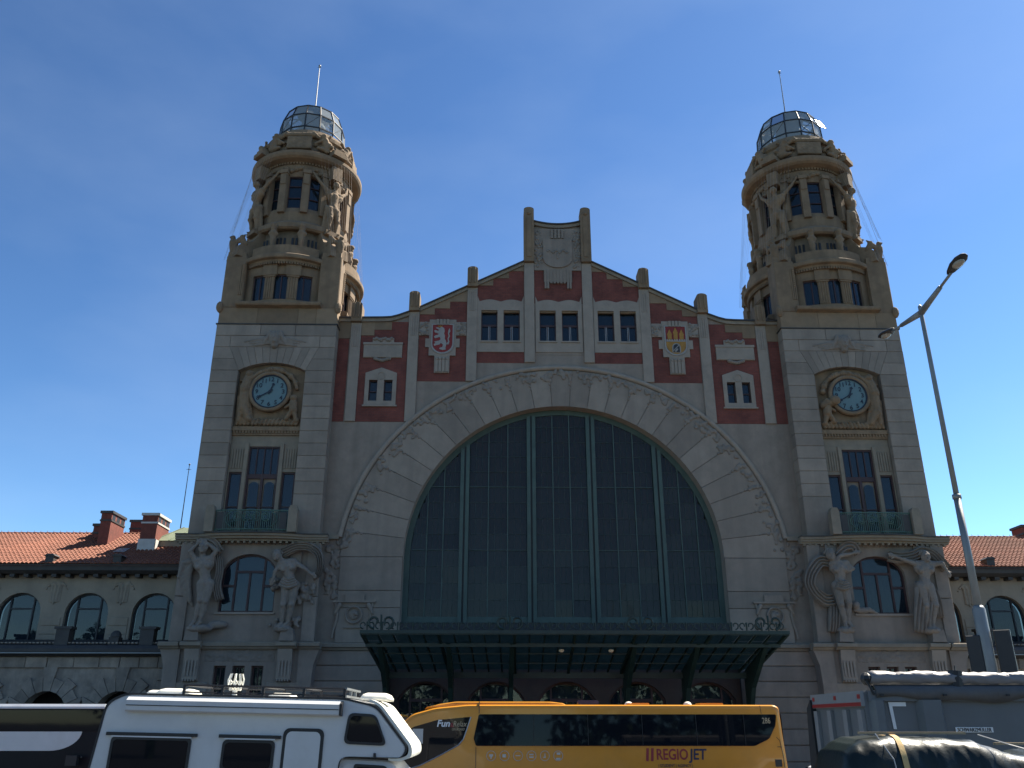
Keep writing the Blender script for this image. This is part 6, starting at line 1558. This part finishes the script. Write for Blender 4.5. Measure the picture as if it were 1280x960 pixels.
for x in (-4.9, 2.95, 4.25):
    for y in (0.15, 2.35): wheel(bus, x+ox, y, 0.5, 0.3)
MB().box(-6.6+ox, 5.9+ox, 0.1, 2.4, 0.25, 0.5).obj('chassis', 'trim_black', bus)
for q in (0.1, 2.4): MB().path([(-6.7+ox, q, 2.85), (-7.15+ox, q, 2.9), (-7.25+ox, q, 2.6)], 0.04, 6).box(-7.34+ox, -7.16+ox, q-0.14, q+0.14, 2.1, 2.62).obj('mirror', 'bus_yellow', bus)

# --- dark coach behind the camper
dc = thing('coach_bus', 'black coach with a white swoosh on its side, partly hidden by the camper van', 'bus', (-22.5, -14.4, 0))
oc = 22.5
dp = round_poly([(-15.6+oc, 0.35), (-15.4+oc, 1.6), (-15.9+oc, 3.0), (-16.4+oc, 3.2), (-27.8+oc, 3.2), (-28.1+oc, 2.9), (-28.2+oc, 0.35)], 0.16, 5)
body_from_profile(dp, 0, 2.5, 0.06).obj('body', 'coach_black', dc)
MB().prismx([(-0.03, 3.07), (-0.035, 3.13), (0.02, 3.21), (0.06, 3.2), (0.02, 3.05)], -27.8+oc, -16.5+oc).obj('roof_rail', 'camper_trim', dc)
plate_obj('side_window', [round_poly([(-27.6+oc, 2.36), (-16.2+oc, 2.36), (-16.5+oc, 3.02), (-27.6+oc, 3.02)], 0.05)], -0.012, 0.02, 'coach_glass', dc)
P = [(-27.9+oc, 1.78), (-18.1+oc, 1.78)]+[(-18.1+oc+0.98*math.sin(R(a)), 2.36-0.58*math.cos(R(a))) for a in range(10, 91, 10)]+[(-27.9+oc, 2.36)]
plate_obj('white_swoosh', [P], -0.014, 0.02, 'white_paint', dc)
MB().prismx([(y, z) for y, z in round_poly([(0.15, 1.2), (2.35, 1.2), (2.3, 2.9), (0.2, 2.9)], 0.15)], -15.75+oc, -15.38+oc).obj('windscreen', 'coach_glass', dc)
MB().path([(-17.1+oc, -0.02, 1.62), (-16.9+oc, -0.25, 1.6)], 0.03, 6).box(-17.35+oc, -17.0+oc, -0.35, -0.15, 1.35, 1.65).obj('mirror', 'trim_black', dc)
for x in (-17.6, -25.0, -26.3):
    for y in (0.15, 2.35): wheel(dc, x+oc, y, 0.5, 0.3)
MB().box(-28.0+oc, -15.7+oc, 0.1, 2.4, 0.25, 0.5).obj('chassis', 'trim_black', dc)

# --- tipper trailer
tt = thing('tipper_trailer', 'grey blue tipper trailer with rolled tarpaulin and red striped tailgate', 'trailer', (6.0, -30.0, 0))
ot = -6.0
x0, x1 = 2.6+ot, 11.0+ot
MB().box(x0+0.1, x1, 0.06, 2.44, 1.0, 3.08).obj('tub', 'truck_blue', tt)
MB().box(x0+0.02, x1, 0.0, 0.1, 2.98, 3.14).box(x0+0.02, x1, 2.4, 2.5, 2.98, 3.14).obj('top_rail', 'truck_blue', tt)
MB().box(x0, x1, 0.0, 0.08, 0.95, 1.15).obj('bottom_rail', 'truck_blue', tt)
for a, b_ in ((2.62, 2.9), (3.4, 3.86), (5.9, 6.25), (8.4, 8.75), (10.7, 11.0)):
    MB().prismz([(a+ot, 0.055), (a+ot+0.08, -0.06), (b_+ot-0.08, -0.06), (b_+ot, 0.055)], 1.0, 3.0).obj('side_post', 'truck_blue', tt)
tg = MB().box(x0-0.04, x0+0.099, 0.05, 2.45, 0.95, 3.12); tgo = tg.obj('tailgate', 'truck_blue', tt)
for y in (0.1, 0.75, 1.5, 2.2): MB().box(x0-0.1, x0-0.041, y, y+0.18, 1.0, 2.85).obj('tailgate_rib', 'truck_grey', tgo)
MB().box(x0-0.1, x0-0.041, 0.04, 2.46, 2.9, 3.14).obj('tailgate_beam', 'truck_grey', tgo)
MB().box(x0-0.104, x0-0.1005, 0.06, 2.44, 2.905, 2.965).obj('red_stripe', 'reflector_red', tgo)
for y in (0.12, 1.2, 2.3): MB().box(x0-0.104, x0-0.1005, y-0.06, y+0.06, 3.02, 3.09).obj('red_reflector', 'reflector_red', tgo)
MB().prismx([(2.35, 0.9), (2.9, 0.9), (2.62, 2.9), (2.4, 3.05)], x0-0.14, x0-0.02).obj('side_flap', 'rubber', tgo)
plate_obj('reflector_mark', [[(2.98+ot, 2.55), (3.03+ot, 2.55), (3.01+ot, 2.9), (3.24+ot, 2.9), (3.24+ot, 2.965), (2.95+ot, 2.965)]], 0.04, 0.012, 'reflector_white', tt)
pl = MB().box(4.0+ot, 4.62+ot, 0.04, 0.055, 2.5, 2.58).obj('name_plate', 'reflector_white', tt)
text('SCHWARZMÜLLER', 0.085, 4.03+ot, 0.036, 2.512, 'trim_black', pl, w=0.56)
# rolled cover and loose hem
rows = []; nseg = 90; random.seed(8)
for i in range(nseg+1):
    x = 2.72+ot+(8.2)*i/nseg; r_ = 0.105+0.006*math.sin(i*0.9)+0.006*math.sin(i*2.3)+0.008*noise.noise(Vector((i*0.35, 0, 0))); zc_ = 3.34+0.008*math.sin(i*0.21)
    rows.append([(x+0.03*math.sin(k*1.3+i), 0.12+r_*1.05*math.cos(2*math.pi*k/14+i*0.12)+0.014*math.sin(k*3+i*0.7), zc_+r_*math.sin(2*math.pi*k/14+i*0.12)+0.012*math.sin(k*2+i*1.1)) for k in range(14)])
shell(rows).obj('rolled_cover', 'tarp_grey', tt, True)
hm_ = []
for i in range(121):
    x = 2.75+ot+8.2*i/120; w_ = 0.012*math.sin(i*0.5)+0.012*math.sin(i*1.3+0.5)
    zl_ = 3.03+0.03*math.sin(i*0.37)-0.06*max(0, math.sin(i*0.11-1.0))
    hm_.append([(x, 0.06, 3.24), (x, -0.012+w_*0.3, 3.2), (x, -0.03+w_*0.9, 3.12), (x, -0.03+w_, zl_), (x, -0.022+w_, zl_), (x, -0.018+w_*0.8, 3.12), (x, 0.07, 3.22)])
shell(hm_).obj('cover_hem', 'tarp_hem', tt, True)
sp = MB()
for i in range(8): sp.box(2.8+ot+i*1.05, 2.86+ot+i*1.05, -0.055, -0.03, 3.06, 3.09)
sp.obj('cover_hook', 'trim_black', tt)
hk = MB().ball((2.68+ot, 0.12, 3.33), 0.11, 8, 6).tube((2.62+ot, 0.02, 3.3), (2.72+ot, -0.02, 3.08), 0.02, n=5).tube((4.18+ot, 0.08, 3.4), (4.18+ot, 0.06, 3.55), 0.012, n=4).tube((4.17+ot, 0.12, 3.2), (4.19+ot, 0.12, 3.46), 0.125, 0.125, 10)
hk.obj('cover_crank', 'trim_black', tt)
MB().box(x0+0.12, x1, 0.3, 2.2, 3.1, 3.16).obj('cover_top', 'tarp_grey', tt)
MB().box(x0+0.3, x1+1.0, 0.5, 2.0, 0.7, 0.99).obj('chassis', 'trim_black', tt)
for x in (4.0, 5.3, 6.6):
    for y in (0.2, 2.3): wheel(tt, x+ot, y, 0.5, 0.35)
# tractor unit out to the right
cabp = round_poly([(11.6+ot, 0.6), (13.9+ot, 0.6), (14.0+ot, 2.0), (13.7+ot, 3.2), (11.7+ot, 3.3)], 0.2)
body_from_profile(cabp, 0.05, 2.45, 0.12).obj('tractor_cab', 'truck_grey', tt)
side_window(round_poly([(12.6+ot, 1.8), (13.6+ot, 1.8), (13.5+ot, 2.6), (12.6+ot, 2.6)], 0.08), parent=tt, y=0.03)
for x in (12.6,):
    for y in (0.2, 2.3): wheel(tt, x+ot, y, 0.5, 0.3)

# --- covered load on a small trailer, in front
tl_ = thing('covered_trailer', 'trailer load under glossy dark green tarpaulin with a yellow strap', 'trailer', (1.4, -35.5, 0))
ol = -1.4
top_prof = [(1.063*x_+0.223, 2.65-(2.65-z_)*1.063) for x_, z_ in [(-0.32, 1.3), (-0.24, 1.8), (-0.18, 2.15), (-0.1, 2.38), (0.0, 2.46), (0.12, 2.5), (0.35, 2.52), (0.6, 2.5), (0.9, 2.51), (1.2, 2.49), (1.35, 2.43), (1.5, 2.38), (1.75, 2.34), (1.88, 2.37), (2.1, 2.4), (2.6, 2.4), (3.0, 2.36), (3.25, 2.2), (3.35, 1.8), (3.4, 1.3)]]
S = []; random.seed(21)
def zt(x):
    for (xa, za), (xb, zb) in zip(top_prof, top_prof[1:]):
        if xa <= x <= xb: return za+(zb-za)*(x-xa)/(xb-xa)
    return 1.3
NX, NY = 200, 80
TX0 = top_prof[0][0]; TXL = top_prof[-1][0]-TX0
for i in range(NX+1):
    x = TX0+TXL*i/NX; zz = zt(x); row = []
    for j in range(NY+1):
        v = j/NY; a = math.pi*v
        # superellipse section: front drop, top, back drop
        cy = 0.6-0.6*abs(math.cos(a))**0.35*(1 if math.cos(a) > 0 else -1); hh = abs(math.sin(a))**0.4
        nz = noise.noise(Vector((x*2.6, cy*2.6, zz)))*0.05+noise.noise(Vector((x*7, cy*3+5, hh*5)))*0.03+abs(noise.noise(Vector((x*11+hh*3, cy*9, hh*4))))*0.03
        zz2 = 0.95+(zz-0.95)*hh+nz*(0.35+0.65*(1-hh)) if hh > 0.02 else 0.95
        row.append((x+ol+nz*0.3, cy+nz*0.8, zz2))
    S.append(row)
tb_ = MB(); m_ = NY+1
tb_.add([p for r_ in S for p in r_], [(i*m_+j, (i+1)*m_+j, (i+1)*m_+j+1, i*m_+j+1) for i in range(NX) for j in range(NY)])
tb_.obj('tarpaulin', 'tarp_green', tl_, True)
def strap(x, w_, mat, name='strap'):
    b = MB(); pts = []
    for j in range(NY+1):
        i = min(NX, max(0, int((x-TX0)/TXL*NX))); p = S[i][j]; pts.append(Vector((p[0], p[1], p[2])))
    vs = []; c = Vector((pts[len(pts)//2].x, 0.6, 1.6))
    for p in pts:
        n_ = (p-c); n_.x = 0; n_.normalize(); vs += [p+n_*0.012+Vector((-w_, 0, 0)), p+n_*0.012+Vector((w_, 0, 0))]
    b.add(vs, [(2*k, 2*k+1, 2*k+3, 2*k+2) for k in range(len(pts)-1)]); b.obj(name, mat, tl_, True)
strap(0.68, 0.03, 'strap'); strap(2.5, 0.03, 'strap')
MB().path([(0.5+ol, 0.3, 2.54), (0.52+ol, -0.03, 2.3), (0.56+ol, -0.06, 1.9), (0.62+ol, -0.06, 1.5)], 0.006, 4).obj('cord', 'bus_grey', tl_)
MB().path([(1.6+ol, 0.3, 2.53), (1.8+ol, 0.1, 2.44), (2.05+ol, 0.0, 2.36), (2.25+ol, -0.03, 2.33)], 0.007, 4).obj('cord', 'bus_grey', tl_)
for a, b_, z in ((0.35, 1.5, 2.545), (1.8, 3.5, 2.44)): MB().box(a+ol, b_+ol, 0.35, 0.4, z-0.012, z+0.012).obj('lath', 'lath', tl_)
MB().box(-0.25+ol, 3.35+ol, 0.1, 1.6, 0.7, 1.0).obj('trailer_bed', 'steel', tl_)
MB().box(3.3+ol, 4.5+ol, 0.8, 0.9, 0.65, 0.75).obj('drawbar', 'steel', tl_)
for y in (0.05, 1.65):
    wheel(tl_, 1.3+ol, y, 0.33, 0.2); wheel(tl_, 2.05+ol, y, 0.33, 0.2)

# --- cars: only slivers of their roofs show
def car(label, loc, mat, rotz, stripe=None):
    c = thing('parked_car', label, 'car', loc, 'cars among the larger vehicles', rot=(0, 0, rotz))
    low = round_poly([(-2.05, 0.28), (2.05, 0.28), (2.1, 0.62), (1.95, 0.86), (1.0, 0.98), (-1.85, 1.02), (-2.1, 0.75)], 0.1)
    body_from_profile(low, -0.87, 0.87, 0.12).obj('body', mat, c)
    up = round_poly([(-1.75, 0.95), (1.05, 0.95), (0.25, 1.44), (-0.4, 1.5), (-1.25, 1.45)], 0.15)
    body_from_profile(up, -0.72, 0.72, 0.14).obj('cabin', mat, c)
    for q in (-1, 1):
        P = round_poly([(-1.5, 1.0), (0.85, 1.0), (0.2, 1.36), (-1.15, 1.38)], 0.08)
        y = q*0.725; plate_obj('side_window', [P], y-0.006, 0.012, 'coach_glass', c)
    MB().add([(0.98, -0.6, 1.02), (0.98, 0.6, 1.02), (0.38, 0.52, 1.4), (0.38, -0.52, 1.4)], [(0, 1, 2, 3)]).obj('windscreen', 'coach_glass', c)
    MB().add([(-1.74, -0.6, 1.05), (-1.74, 0.6, 1.05), (-1.38, 0.52, 1.4), (-1.38, -0.52, 1.4)], [(0, 1, 2, 3)]).obj('rear_window', 'coach_glass', c)
    for q in (-1, 1):
        MB().ball((1.98, q*0.6, 0.72), 0.13, 8, 6, (0.5, 1.3, 0.7)).obj('headlight', 'lamp_glass', c); MB().ball((-2.02, q*0.65, 0.82), 0.12, 8, 6, (0.4, 1.2, 0.9)).obj('tail_light', 'reflector_red', c)
    for x in (-1.28, 1.28):
        for y in (-0.8, 0.8): wheel(c, x, y, 0.31, 0.19)
    if stripe: MB().box(-1.0, 0.1, -0.35, 0.35, 1.49, 1.51).obj('roof_stripe', stripe, c)
    return c
car('red car whose roof just shows at the bottom left edge', (-17.3, -20.6, 0), 'car_red', 0)
car('white car glimpsed between the yellow bus and the tipper trailer', (7.25, -17.2, 0.0), 'car_white', R(6), 'reflector_red')

# pieces too small to pick apart one by one
for o in bpy.data.objects:
    if o.name.split('.')[0] in ('dentil', 'fluting', 'grille', 'railing_ornament', 'lead_came', 'bird_net', 'round_pictogram', 'pictogram_mark', 'standing_seam', 'ledge_tiles', 'ridge', 'cover_hook', 'merlon', 'plaque_ornament', 'leaf_carving', 'frieze_ornament', 'garland', 'sash_edge', 'curtain', 'carved_garland', 'carved_spray'):
        o['kind'] = 'stuff'
